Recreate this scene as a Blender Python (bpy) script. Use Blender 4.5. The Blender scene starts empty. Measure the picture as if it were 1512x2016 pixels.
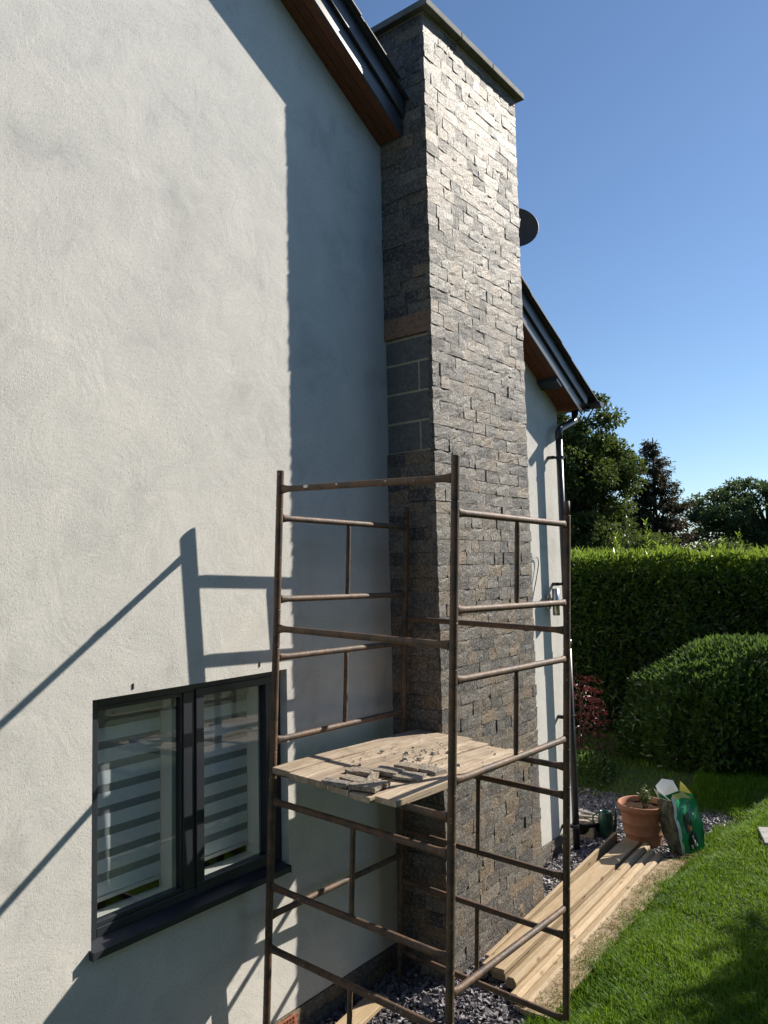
import bpy, math, random
import numpy as np
from mathutils import Vector, Matrix

random.seed(7)
rng = np.random.default_rng(11)
scene = bpy.context.scene
COL = scene.collection
R = math.radians

# ------------------------------------------------------------------ camera
CAM = Vector((3.42, 0.0, 2.78))
RIGHT = Vector((0.78801858, 0.61524303, -0.02242158))
UP = Vector((0.06380774, -0.045395, 0.99692922))
FWD = Vector((-0.61233593, 0.78702942, 0.07502937))
cam_data = bpy.data.cameras.new("camera")
cam_data.sensor_fit = 'HORIZONTAL'
cam_data.sensor_width = 36.0
cam_data.lens = 36.0 * 1514.0 / 1512.0
cam_data.clip_start = 0.05
cam_data.clip_end = 2000.0
cam = bpy.data.objects.new("camera", cam_data)
COL.objects.link(cam)
cam.matrix_world = Matrix(((RIGHT.x, UP.x, -FWD.x, CAM.x), (RIGHT.y, UP.y, -FWD.y, CAM.y),
                           (RIGHT.z, UP.z, -FWD.z, CAM.z), (0, 0, 0, 1)))
scene.camera = cam

# ------------------------------------------------------------------ light
SUN = Vector((1.0, 2.364, 1.742)).normalized()
sun_el = math.asin(SUN.z)
sun_az = math.atan2(SUN.x, SUN.y)
world = bpy.data.worlds.new("World")
scene.world = world
world.use_nodes = True
wn = world.node_tree.nodes
wn.clear()
sky = wn.new("ShaderNodeTexSky")
sky.sky_type = 'NISHITA'
sky.sun_disc = False
sky.sun_elevation = sun_el
sky.sun_rotation = sun_az
sky.altitude = 100
sky.air_density = 1.0
sky.dust_density = 0.12
sky.ozone_density = 4.5
bg = wn.new("ShaderNodeBackground")
bg.inputs[1].default_value = 0.081
wo = wn.new("ShaderNodeOutputWorld")
world.node_tree.links.new(sky.outputs[0], bg.inputs[0])
world.node_tree.links.new(bg.outputs[0], wo.inputs[0])
sun_data = bpy.data.lights.new("sun", 'SUN')
sun_data.energy = 5.0
sun_data.angle = R(0.53)
sun_data.color = (1.0, 0.925, 0.805)
sun = bpy.data.objects.new("sun", sun_data)
COL.objects.link(sun)
sun.location = (12, 28, 22)
sun.rotation_euler = SUN.to_track_quat('Z', 'Y').to_euler()
vs = scene.view_settings
vs.view_transform = 'Standard'
vs.look = 'None'
vs.exposure = 0.66
vs.gamma = 1.0
vs.use_curve_mapping = False
scene.cycles.use_denoising = True
scene.cycles.denoising_input_passes = 'RGB_ALBEDO_NORMAL'
scene.cycles.denoising_prefilter = 'ACCURATE'
scene.cycles.sample_clamp_indirect = 4.0
scene.cycles.caustics_reflective = False
scene.cycles.caustics_refractive = False


# ------------------------------------------------------------------ material helpers
class NT:
    def __init__(self, name):
        self.m = bpy.data.materials.new(name)
        self.m.use_nodes = True
        self.t = self.m.node_tree
        self.n = self.t.nodes
        self.p = self.n["Principled BSDF"]
        self.out = self.n["Material Output"]

    def new(self, typ, **kw):
        nd = self.n.new(typ)
        for k, v in kw.items():
            if hasattr(nd, k):
                setattr(nd, k, v)
            else:
                nd.inputs[k.replace('_', ' ')].default_value = v
        return nd

    def link(self, a, b):
        self.t.links.new(a, b)

    def pos(self, scale=(1, 1, 1), obj=False):
        if obj:
            src = self.new("ShaderNodeTexCoord").outputs["Object"]
        else:
            src = self.new("ShaderNodeNewGeometry").outputs["Position"]
        mp = self.new("ShaderNodeMapping")
        mp.inputs["Scale"].default_value = scale
        self.link(src, mp.inputs["Vector"])
        return mp.outputs[0]

    def noise(self, vec, scale, detail=4, rough=0.55, dist=0.0):
        nd = self.new("ShaderNodeTexNoise")
        nd.inputs["Scale"].default_value = scale
        nd.inputs["Detail"].default_value = detail
        nd.inputs["Roughness"].default_value = rough
        nd.inputs["Distortion"].default_value = dist
        if vec is not None:
            self.link(vec, nd.inputs["Vector"])
        return nd.outputs["Fac"]

    def ramp(self, fac, stops):
        nd = self.new("ShaderNodeValToRGB")
        el = nd.color_ramp.elements
        while len(el) > 1:
            el.remove(el[-1])
        el[0].position = stops[0][0]
        el[0].color = (*stops[0][1], 1) if not isinstance(stops[0][1], float) else (stops[0][1],) * 3 + (1,)
        for p, c in stops[1:]:
            e = el.new(p)
            e.color = (*c, 1) if not isinstance(c, float) else (c, c, c, 1)
        self.link(fac, nd.inputs[0])
        return nd.outputs[0]

    def mix(self, a, b, fac, mode='MIX'):
        nd = self.new("ShaderNodeMix", data_type='RGBA', blend_type=mode)
        for sock, val in ((nd.inputs[0], fac), (nd.inputs[6], a), (nd.inputs[7], b)):
            if isinstance(val, (int, float)):
                sock.default_value = val
            elif isinstance(val, tuple):
                sock.default_value = (*val, 1)
            else:
                self.link(val, sock)
        return nd.outputs[2]

    def math(self, op, a, b=0.0):
        nd = self.new("ShaderNodeMath", operation=op)
        for i, v in enumerate((a, b)):
            if isinstance(v, (int, float)):
                nd.inputs[i].default_value = v
            else:
                self.link(v, nd.inputs[i])
        return nd.outputs[0]

    def bump(self, h, strength=0.5, dist=0.01, normal=None):
        nd = self.new("ShaderNodeBump")
        nd.inputs["Strength"].default_value = strength
        nd.inputs["Distance"].default_value = dist
        self.link(h, nd.inputs["Height"])
        if normal is not None:
            self.link(normal, nd.inputs["Normal"])
        self.link(nd.outputs[0], self.p.inputs["Normal"])
        return nd.outputs[0]

    def base(self, c):
        if isinstance(c, tuple):
            self.p.inputs["Base Color"].default_value = (*c, 1)
        else:
            self.link(c, self.p.inputs["Base Color"])

    def rough(self, r):
        if isinstance(r, (int, float)):
            self.p.inputs["Roughness"].default_value = r
        else:
            self.link(r, self.p.inputs["Roughness"])

    def spec(self, s):
        self.p.inputs["Specular IOR Level"].default_value = s


def simple(name, col, rough=0.6, metal=0.0, var=0.15, scale=20, bump=0.0, bscale=120, spec=0.5):
    t = NT(name)
    v = t.pos()
    n = t.noise(v, scale, 5)
    dark = tuple(c * (1 - var) for c in col)
    lite = tuple(min(1, c * (1 + var)) for c in col)
    t.base(t.ramp(n, [(0.3, dark), (0.7, lite)]))
    t.rough(rough)
    t.spec(spec)
    t.p.inputs["Metallic"].default_value = metal
    if bump:
        t.bump(t.noise(v, bscale, 3), bump, 0.004)
    return t.m


def m_render():
    t = NT("white_render")
    v = t.pos()
    big = t.noise(v, 1.6, 5, 0.6, 0.6)
    mid = t.noise(v, 4.2, 6, 0.62, 0.9)
    fine = t.noise(v, 105, 3, 0.7)
    c = t.ramp(t.math('ADD', t.math('MULTIPLY', big, 0.5), t.math('MULTIPLY', mid, 0.5)),
               [(0.34, (0.58, 0.565, 0.54)), (0.46, (0.685, 0.668, 0.635)), (0.55, (0.72, 0.70, 0.66)), (0.68, (0.785, 0.755, 0.71))])
    sp = t.ramp(fine, [(0.32, 0.5), (0.42, 1.0)])  # dark specks in the colour stand for shaded pits of the render
    t.base(t.mix(c, sp, 1.0, 'MULTIPLY'))
    t.rough(0.9)
    t.spec(0.2)
    rough_zone = t.ramp(t.noise(v, 1.9, 4, 0.6, 0.8), [(0.36, 0.35), (0.62, 1.0)])
    h = t.math('MULTIPLY', t.math('ADD', t.noise(v, 95, 5, 0.8), t.math('MULTIPLY', t.noise(v, 240, 3, 0.7), 0.6)), rough_zone)
    b1 = t.bump(t.math('ADD', mid, t.math('MULTIPLY', big, 0.8)), 0.17, 0.02)
    t.bump(h, 0.7, 0.0034, b1)
    return t.m


def m_stone(name, joined):
    t = NT(name)
    v = t.pos()
    if joined:
        src = t.new("ShaderNodeAttribute", attribute_name="tint").outputs["Color"]
    else:
        src = t.new("ShaderNodeObjectInfo").outputs["Color"]
    n1 = t.noise(v, 46, 8, 0.75, 0.4)
    n2 = t.noise(t.pos((1, 1, 2.2)), 9, 5, 0.6, 1.5)
    src = t.mix(src, (0.82, 0.76, 0.69), 1.0, 'MULTIPLY')
    c = t.mix(src, t.ramp(n1, [(0.3, (0.30, 0.30, 0.31)), (0.5, (0.95, 0.95, 0.95)), (0.70, (1.75, 1.72, 1.65))]), 0.95, 'MULTIPLY')
    c = t.mix(c, (0.22, 0.15, 0.09), t.math('MULTIPLY', t.ramp(n2, [(0.60, 0.0), (0.74, 1.0)]), 0.35))
    g = t.noise(v, 64, 3, 0.8, 0.3)
    glint = t.ramp(g, [(0.53, 0.0), (0.62, 1.0)])
    c = t.mix(c, (0.46, 0.435, 0.40), t.math('MULTIPLY', glint, 0.5))  # pale flecks painted into the colour for mica glints
    pit_shade = t.ramp(g, [(0.36, 1.0), (0.46, 0.0)])
    c = t.mix(c, (0.035, 0.034, 0.036), t.math('MULTIPLY', pit_shade, 0.5))  # shade of small pits painted in as dark specks
    t.base(c)
    bw = t.new("ShaderNodeRGBToBW")
    t.link(src, bw.inputs[0])
    t.rough(t.math('ADD', t.ramp(bw.outputs[0], [(0.06, 0.62), (0.11, 0.54), (0.19, 0.45)]), t.math('MULTIPLY', t.math('SUBTRACT', 0.5, n1), 0.3)))
    t.spec(0.5)
    h = t.math('ADD', t.noise(v, 58, 8, 0.85, 0.2), t.math('MULTIPLY', t.noise(t.pos((1, 1.0, 0.5)), 30, 4, 0.7, 0.6), 0.5))
    b1 = t.bump(h, 0.8, 0.010)
    t.bump(g, 0.9, 0.012, b1)
    return t.m


def m_wood(name, axis, c0, c1, knots=True, rough=0.7, grain=1.0, stain=0.0):
    """plain sawn timber, the grain running along local axis 0/1/2 of the object"""
    t = NT(name)
    sc = [14.0, 14.0, 14.0]
    sc[axis] = 0.9
    v = t.pos(tuple(sc), obj=True)
    oi = t.new("ShaderNodeObjectInfo").outputs["Random"]
    off = t.new("ShaderNodeVectorMath", operation='ADD')
    t.link(v, off.inputs[0])
    cmb = t.new("ShaderNodeCombineXYZ")
    for i in range(3):
        t.link(t.math('MULTIPLY', oi, 37.0 + 11 * i), cmb.inputs[i])
    t.link(cmb.outputs[0], off.inputs[1])
    vv = off.outputs[0]
    g = t.noise(vv, 2.4, 6, 0.65, 1.4)
    fine = t.noise(vv, 11.0, 4, 0.7, 0.3)
    c = t.ramp(g, [(0.32, c0), (0.55, tuple(0.5 * (a + b) for a, b in zip(c0, c1))), (0.7, c1)])
    c = t.mix(c, t.ramp(fine, [(0.3, 0.72), (0.6, 1.06)]), 0.8, 'MULTIPLY')
    var = t.ramp(oi, [(0.0, 0.80), (1.0, 1.10)])
    c = t.mix(c, var, 1.0, 'MULTIPLY')
    if knots:
        ks = [9.0, 9.0, 9.0]
        ks[axis] = 4.0
        vor = t.new("ShaderNodeTexVoronoi")
        vor.inputs["Scale"].default_value = 1.0
        t.link(t.pos(tuple(ks), obj=True), vor.inputs["Vector"])
        k = t.ramp(vor.outputs["Distance"], [(0.08, 1.0), (0.17, 0.0)])
        c = t.mix(c, (0.13, 0.065, 0.03), t.math('MULTIPLY', k, 0.8))
    if stain:
        s = t.ramp(t.noise(t.pos(obj=True), 5.0, 6, 0.65, 0.5), [(0.5, 0.0), (0.68, 1.0)])
        c = t.mix(c, (0.16, 0.12, 0.085), t.math('MULTIPLY', s, stain))
    t.base(c)
    t.rough(rough)
    t.spec(0.3)
    t.bump(t.math('ADD', g, t.math('MULTIPLY', fine, 0.6)), 0.35 * grain, 0.004)
    return t.m


def m_rust():
    t = NT("rusty_brown_steel")
    v = t.pos()
    n = t.noise(v, 16, 6, 0.65, 0.5)
    f = t.noise(v, 110, 4, 0.7)
    c = t.ramp(t.noise(v, 9, 8, 0.75, 0.6), [(0.30, (0.045, 0.032, 0.026)), (0.46, (0.085, 0.058, 0.042)), (0.54, (0.16, 0.085, 0.045)), (0.62, (0.12, 0.085, 0.06)), (0.72, (0.27, 0.20, 0.145))])
    c = t.mix(c, t.ramp(f, [(0.35, 0.6), (0.6, 1.15)]), 0.8, 'MULTIPLY')
    scuff = t.ramp(t.noise(t.pos((1, 1, 1)), 42, 3, 0.5, 0.3), [(0.70, 0.0), (0.73, 1.0)])
    c = t.mix(c, (0.42, 0.40, 0.36), t.math('MULTIPLY', scuff, 0.7))
    t.base(c)
    t.rough(t.ramp(f, [(0.3, 0.50), (0.7, 0.78)]))
    t.p.inputs["Metallic"].default_value = 0.0
    t.spec(0.5)
    t.bump(t.math('ADD', f, t.noise(v, 40, 4, 0.6)), 0.5, 0.0018)
    return t.m


def m_leaf(name, c0, c1, trans=0.35, rough=0.38, spec=0.5, tcol=None):
    t = NT(name)
    a = t.new("ShaderNodeAttribute", attribute_name="tint")
    sep = t.new("ShaderNodeSeparateColor")
    t.link(a.outputs["Color"], sep.inputs[0])
    c = t.mix(c0, c1, sep.outputs[0])
    t.base(c)
    t.rough(rough)
    t.spec(spec)
    tr = t.new("ShaderNodeBsdfTranslucent")
    tc = tcol or tuple(min(1, x * 2.0) for x in c1)
    t.link(t.mix(c, tc, 0.55), tr.inputs[0])
    mx = t.new("ShaderNodeMixShader")
    mx.inputs[0].default_value = trans
    t.link(t.p.outputs[0], mx.inputs[1])
    t.link(tr.outputs[0], mx.inputs[2])
    t.link(mx.outputs[0], t.out.inputs[0])
    return t.m


def m_glass():
    t = NT("window_glass")
    tr = t.new("ShaderNodeBsdfTransparent")
    tr.inputs[0].default_value = (0.965, 0.975, 0.98, 1)
    gl = t.new("ShaderNodeBsdfGlossy")
    gl.inputs["Roughness"].default_value = 0.004
    lw = t.new("ShaderNodeLayerWeight")
    lw.inputs[0].default_value = 0.5
    fac = t.math('ADD', t.math('MULTIPLY', t.math('POWER', lw.outputs["Facing"], 4.0), 0.75), 0.075)
    mx = t.new("ShaderNodeMixShader")
    t.link(fac, mx.inputs[0])
    t.link(tr.outputs[0], mx.inputs[1])
    t.link(gl.outputs[0], mx.inputs[2])
    t.link(mx.outputs[0], t.out.inputs[0])
    return t.m


def m_gravel():
    t = NT("slate_chippings")
    a = t.new("ShaderNodeAttribute", attribute_name="tint")
    sep = t.new("ShaderNodeSeparateColor")
    t.link(a.outputs["Color"], sep.inputs[0])
    t.base(t.ramp(sep.outputs[0], [(0.0, (0.065, 0.06, 0.072)), (0.5, (0.165, 0.152, 0.175)), (0.85, (0.255, 0.235, 0.25)), (1.0, (0.36, 0.33, 0.32))]))
    t.rough(0.55)
    t.bump(t.noise(t.pos(), 160, 3), 0.3, 0.003)
    return t.m


M = {}
M['render'] = m_render()
M['stone'] = m_stone("split_stone", False)
M['stone_joined'] = m_stone("split_stone_run", True)
M['rust'] = m_rust()
M['anthracite'] = simple("anthracite_coated_metal", (0.030, 0.034, 0.043), 0.34, 0.0, 0.06, 8, 0.02, 300, 0.5)
M['fascia'] = simple("anthracite_fascia", (0.034, 0.038, 0.048), 0.36, 0.0, 0.06, 6, 0.0, 300, 0.9)
M['slate'] = simple("roof_slate", (0.028, 0.03, 0.036), 0.6, 0.0, 0.3, 9, 0.4, 60)
M['soffit'] = m_wood("cedar_soffit", 1, (0.125, 0.042, 0.018), (0.215, 0.082, 0.034), True, 0.55, 0.5)
M['plank'] = m_wood("scaffold_plank", 1, (0.30, 0.225, 0.155), (0.62, 0.515, 0.395), True, 0.85, 1.8, 0.75)
M['timber'] = m_wood("new_softwood", 1, (0.40, 0.285, 0.165), (0.57, 0.45, 0.30), True, 0.65, 0.7)
M['oldtimber'] = m_wood("dusty_softwood", 1, (0.33, 0.25, 0.165), (0.50, 0.40, 0.28), True, 0.85, 1.2, 0.6)
M['concrete'] = simple("concrete_block", (0.13, 0.13, 0.128), 0.9, 0, 0.25, 40, 0.6, 180)
M['joint'] = simple("tile_adhesive", (0.045, 0.043, 0.042), 0.95, 0, 0.3, 40)
M['mortar'] = simple("mortar", (0.40, 0.35, 0.24), 0.95, 0, 0.2, 40, 0.5, 200)
M['coping'] = simple("coping_stone", (0.21, 0.20, 0.18), 0.85, 0, 0.25, 12, 0.4, 120)
M['rosetile'] = simple("rose_stone", (0.24, 0.145, 0.095), 0.8, 0, 0.35, 38, 0.7, 90)
M['glass'] = m_glass()
M['white_plastic'] = simple("white_plastic", (0.72, 0.74, 0.70), 0.45, 0, 0.04, 5)
M['fabric'] = simple("blind_fabric", (0.84, 0.90, 0.95), 0.8, 0, 0.05, 30)
M['sheer'] = simple("blind_sheer", (0.32, 0.345, 0.36), 0.85, 0, 0.1, 60)
M['cassette'] = simple("blind_cassette", (0.36, 0.38, 0.36), 0.6, 0, 0.05, 20)
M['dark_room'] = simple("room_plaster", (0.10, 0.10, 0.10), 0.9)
M['terracotta'] = simple("terracotta", (0.38, 0.175, 0.10), 0.75, 0, 0.14, 14, 0.2, 90, 0.35)
M['soil'] = simple("potting_soil", (0.045, 0.028, 0.018), 1.0, 0, 0.5, 60, 1.0, 90, 0.05)
M['black_plastic'] = simple("black_plastic", (0.018, 0.018, 0.02), 0.45)
M['green_plastic'] = simple("green_plastic", (0.010, 0.055, 0.040), 0.30, 0, 0.1, 8)
M['steel'] = simple("brushed_steel", (0.55, 0.53, 0.50), 0.28, 1.0, 0.08, 60)
M['airbrick'] = simple("terracotta_airbrick", (0.42, 0.13, 0.065), 0.8, 0, 0.2, 40, 0.4)
M['dish'] = simple("dark_dish_mesh", (0.045, 0.052, 0.062), 0.6, 0.0, 0.1, 90, 0.3, 400)
M['mortar_crumb'] = simple("mortar_crumb", (0.36, 0.32, 0.26), 0.95, 0, 0.4, 60, 0.6)
M['bark'] = simple("bark", (0.055, 0.042, 0.032), 0.9, 0, 0.4, 14, 0.8, 40)
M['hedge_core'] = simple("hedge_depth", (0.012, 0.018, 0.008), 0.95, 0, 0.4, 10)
M['bag_green'] = simple("bag_green_film", (0.012, 0.28, 0.095), 0.32, 0, 0.12, 9, 0.15, 22)
M['bag_white'] = simple("bag_white_film", (0.72, 0.73, 0.70), 0.35, 0, 0.06, 9, 0.15, 22)
M['bag_yellow'] = simple("bag_yellow_film", (0.62, 0.56, 0.12), 0.35, 0, 0.1, 9)
M['bag_black'] = simple("bag_black_print", (0.012, 0.016, 0.016), 0.35)
M['bag_orange'] = simple("bag_orange_print", (0.30, 0.10, 0.025), 0.4, 0, 0.4, 60)
M['bag_photo'] = simple("bag_flower_print", (0.075, 0.085, 0.06), 0.38, 0, 0.9, 17)
M['bag_inside'] = simple("bag_inside", (0.012, 0.011, 0.010), 0.7)
M['slab'] = simple("paving_slab", (0.36, 0.35, 0.33), 0.85, 0, 0.2, 14, 0.3)
M['gravel'] = m_gravel()
M['gravel_bed'] = simple("slate_dust", (0.055, 0.052, 0.060), 0.95, 0, 0.4, 40, 0.8, 80)
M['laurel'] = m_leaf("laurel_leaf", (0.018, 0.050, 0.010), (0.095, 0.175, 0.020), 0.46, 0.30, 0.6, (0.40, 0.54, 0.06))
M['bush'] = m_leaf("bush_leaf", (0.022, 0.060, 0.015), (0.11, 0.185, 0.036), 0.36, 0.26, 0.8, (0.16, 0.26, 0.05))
M['tree'] = m_leaf("oak_leaf", (0.028, 0.052, 0.012), (0.075, 0.105, 0.024), 0.30, 0.5, 0.35, (0.20, 0.27, 0.05))
M['tree2'] = m_leaf("spreading_tree_leaf", (0.030, 0.058, 0.024), (0.062, 0.098, 0.040), 0.28, 0.5, 0.35, (0.16, 0.24, 0.06))
M['conifer'] = m_leaf("conifer_spray", (0.022, 0.036, 0.016), (0.085, 0.052, 0.030), 0.2, 0.6, 0.3, (0.16, 0.12, 0.05))
M['acer'] = m_leaf("red_maple_leaf", (0.030, 0.012, 0.014), (0.12, 0.026, 0.026), 0.28, 0.4, 0.5, (0.26, 0.04, 0.04))
M['potplant'] = m_leaf("pot_plant_leaf", (0.06, 0.095, 0.025), (0.17, 0.20, 0.075), 0.3, 0.35, 0.6)
M['grass'] = m_leaf("grass_blade", (0.030, 0.135, 0.005), (0.205, 0.335, 0.018), 0.45, 0.52, 0.26, (0.28, 0.40, 0.035))
M['straw'] = m_leaf("dry_grass", (0.30, 0.23, 0.13), (0.52, 0.42, 0.26), 0.25, 0.6, 0.3)


def m_ground():
    t = NT("lawn_soil")
    v = t.pos()
    n = t.noise(v, 2.5, 6, 0.6)
    n2 = t.noise(v, 30, 5, 0.7)
    c = t.ramp(n, [(0.3, (0.030, 0.055, 0.012)), (0.7, (0.060, 0.088, 0.022))])
    t.base(t.mix(c, t.ramp(n2, [(0.3, 0.5), (0.7, 1.2)]), 0.8, 'MULTIPLY'))
    t.rough(0.95)
    t.bump(n2, 0.8, 0.02)
    return t.m


M['ground'] = m_ground()


# ------------------------------------------------------------------ geometry helpers
class MB:
    def __init__(self):
        self.v, self.f = [], []

    def add(self, vs, fs):
        o = len(self.v)
        self.v += [tuple(p) for p in vs]
        self.f += [tuple(i + o for i in q) for q in fs]
        return self

    def hexa(self, p):
        """eight corners: bottom ring 0-3, top ring 4-7"""
        return self.add(p, [(3, 2, 1, 0), (4, 5, 6, 7), (0, 1, 5, 4), (1, 2, 6, 5), (2, 3, 7, 6), (3, 0, 4, 7)])

    def box(self, a, b):
        x0, y0, z0 = a
        x1, y1, z1 = b
        return self.hexa([(x0, y0, z0), (x1, y0, z0), (x1, y1, z0), (x0, y1, z0),
                          (x0, y0, z1), (x1, y0, z1), (x1, y1, z1), (x0, y1, z1)])

    def tube(self, pts, rad, n=10, cap=True):
        pts = [Vector(p) for p in pts]
        if not isinstance(rad, (list, tuple)):
            rad = [rad] * len(pts)
        o = len(self.v)
        prev = None
        for i, p in enumerate(pts):
            d = (pts[min(i + 1, len(pts) - 1)] - pts[max(i - 1, 0)]).normalized()
            if prev is None:
                a = d.orthogonal().normalized()
            else:
                a = (prev - d * prev.dot(d)).normalized()
            prev = a
            b = d.cross(a)
            for k in range(n):
                t = 2 * math.pi * k / n
                self.v.append(tuple(p + (a * math.cos(t) + b * math.sin(t)) * rad[i]))
        for i in range(len(pts) - 1):
            for k in range(n):
                k2 = (k + 1) % n
                self.f.append((o + i * n + k, o + i * n + k2, o + (i + 1) * n + k2, o + (i + 1) * n + k))
        if cap:
            self.f.append(tuple(o + k for k in reversed(range(n))))
            self.f.append(tuple(o + (len(pts) - 1) * n + k for k in range(n)))
        return self

    def lathe(self, prof, n=40, c=(0, 0, 0)):
        o = len(self.v)
        for r, z in prof:
            for k in range(n):
                t = 2 * math.pi * k / n
                self.v.append((c[0] + r * math.cos(t), c[1] + r * math.sin(t), c[2] + z))
        for i in range(len(prof) - 1):
            for k in range(n):
                k2 = (k + 1) % n
                self.f.append((o + i * n + k, o + i * n + k2, o + (i + 1) * n + k2, o + (i + 1) * n + k))
        return self

    def data(self, name, mat, smooth=False):
        me = bpy.data.meshes.new(name)
        me.from_pydata(self.v, [], self.f)
        me.materials.append(mat)
        if smooth:
            me.polygons.foreach_set("use_smooth", [True] * len(me.polygons))
        me.update()
        return me

    def build(self, name, mat, parent=None, smooth=False, bevel=0.0):
        return link(name, self.data(name, mat, smooth), parent, bevel)


def link(name, data, parent=None, bevel=0.0):
    o = bpy.data.objects.new(name, data)
    COL.objects.link(o)
    if parent is not None:
        o.parent = parent
    if bevel:
        md = o.modifiers.new("bevel", 'BEVEL')
        md.width = bevel
        md.segments = 2
        md.limit_method = 'ANGLE'
    return o


def tag(o, label=None, cat=None, group=None, kind=None):
    for k, v in (("label", label), ("category", cat), ("group", group), ("kind", kind)):
        if v:
            o[k] = v
    return o


def empty(name, loc=(0, 0, 0), parent=None, matrix=None):
    o = bpy.data.objects.new(name, None)
    COL.objects.link(o)
    o.empty_display_size = 0.1
    if matrix is not None:
        o.matrix_world = matrix
    else:
        o.location = loc
    if parent is not None:
        o.parent = parent
    return o


def big_mesh(name, V, F, mat, tint=None, parent=None, smooth=False):
    """V (n,3), F (m,k) with a constant k; tint (m,) one value or (m,3) a colour for each face"""
    me = bpy.data.meshes.new(name)
    n, (m, k) = len(V), F.shape
    me.vertices.add(n)
    me.vertices.foreach_set("co", np.ascontiguousarray(V, dtype=np.float32).ravel())
    me.loops.add(m * k)
    me.loops.foreach_set("vertex_index", np.ascontiguousarray(F, dtype=np.int32).ravel())
    me.polygons.add(m)
    me.polygons.foreach_set("loop_start", np.arange(0, m * k, k, dtype=np.int32))
    me.polygons.foreach_set("loop_total", np.full(m, k, dtype=np.int32))
    me.update(calc_edges=True)
    if smooth:
        me.shade_smooth()
    else:
        me.shade_flat()
    if tint is not None:
        tint = np.asarray(tint, dtype=np.float32)
        if tint.ndim == 1:
            tint = np.repeat(tint[:, None], 3, 1)
        col = np.ones((m, 4), dtype=np.float32)
        col[:, :3] = tint
        at = me.attributes.new("tint", 'FLOAT_COLOR', 'FACE')
        at.data.foreach_set("color", col.ravel())
    me.materials.append(mat)
    return link(name, me, parent)


def unit(a):
    return a / (np.linalg.norm(a, axis=1, keepdims=True) + 1e-9)


def leaf_arrays(P, D, N, L, Wd, fold=0.25):
    """folded lance leaves: P base, D direction, N face normal, L length, Wd width"""
    n = len(P)
    D = unit(D)
    S = unit(np.cross(D, N))
    N = np.cross(S, D)
    L = L[:, None]
    Wd = Wd[:, None]
    mid = P + D * L * 0.48 - N * Wd * 0.05
    tip = P + D * L - N * L * 0.10
    a = mid + S * Wd * 0.5 + N * Wd * fold
    b = mid - S * Wd * 0.5 + N * Wd * fold
    V = np.stack([P, a, tip, b], 1).reshape(-1, 3)
    i = np.arange(n)[:, None] * 4
    F = np.concatenate([i + np.array([[0, 1, 2]]), i + np.array([[0, 2, 3]])], 0)
    return V, F


def leaves(name, P, D, N, L, Wd, mat, tint, parent=None, fold=0.25):
    V, F = leaf_arrays(P, D, N, L, Wd, fold)
    return big_mesh(name, V, F, mat, np.concatenate([tint, tint]), parent)


def rand_dirs(n):
    return unit(rng.normal(size=(n, 3)))


def lumpy(P, f, seed):
    """cheap smooth 3-D noise in [-1,1] from a few sine waves"""
    r = np.random.default_rng(seed)
    out = np.zeros(len(P))
    for k in range(7):
        w = r.normal(size=3) * f * (1 + 0.5 * k)
        out += np.sin(P @ w + r.uniform(0, 6.28)) / (1 + 0.5 * k)
    return out / 3.0


# ------------------------------------------------------------------ terrain
LAWN_X = 1.08


def smooth(t):
    t = np.clip(t, 0, 1)
    return t * t * (3 - 2 * t)


def edge_x(Y):
    return LAWN_X + 0.05 * np.sin(Y * 1.7) + 0.03 * np.sin(Y * 4.3 + 1)


def ground_z(X, Y):
    X = np.asarray(X, float)
    Y = np.asarray(Y, float)
    d = X - edge_x(Y)
    bank = smooth(d / 0.42)
    z = 0.20 * bank + 0.10 * np.clip(X - 1.5, 0, 2.2) * bank + 0.17 * np.clip(4.6 - Y, 0, 5.5) * smooth((X - 1.3) / 1.3)
    back = 0.20 * smooth((Y - 8.9) / 0.8)
    return np.maximum(z, back)


def build_ground():
    def axis(a, b, step, far):
        core = np.arange(a, b + 1e-6, step)
        ext = np.geomspace(1.0, far, 12)
        return np.concatenate([a - ext[::-1], core, b + ext])
    xs = axis(-3.0, 6.0, 0.10, 600.0)
    ys = axis(-2.0, 14.0, 0.12, 600.0)
    X, Y = np.meshgrid(xs, ys)
    Z = ground_z(X, Y)
    Z = Z + 0.006 * np.sin(X * 5.1 + Y * 3.3) * np.sin(Y * 4.7) * (X > LAWN_X)
    nx, ny = len(xs), len(ys)
    V = np.stack([X, Y, Z], -1).reshape(-1, 3)
    i = np.arange(nx - 1)[None, :] + np.arange(ny - 1)[:, None] * nx
    F = np.stack([i, i + 1, i + 1 + nx, i + nx], -1).reshape(-1, 4)
    tag(big_mesh("ground", V, F, M['ground'], None, None, True), kind="structure")
    # bed of slate dust under the chippings, in front of the house and round its corner
    mb = MB()
    ys = np.linspace(0.0, 9.2, 60)
    for y in ys:
        mb.v += [(-3.0 if y > 7.45 else 0.0, y, 0.006), (float(edge_x(y)) + 0.0, y, 0.006)]
    for k in range(len(ys) - 1):
        mb.f.append((2 * k, 2 * k + 1, 2 * k + 3, 2 * k + 2))
    tag(mb.build("gravel_bed", M['gravel_bed']), kind="structure")


build_ground()


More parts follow.
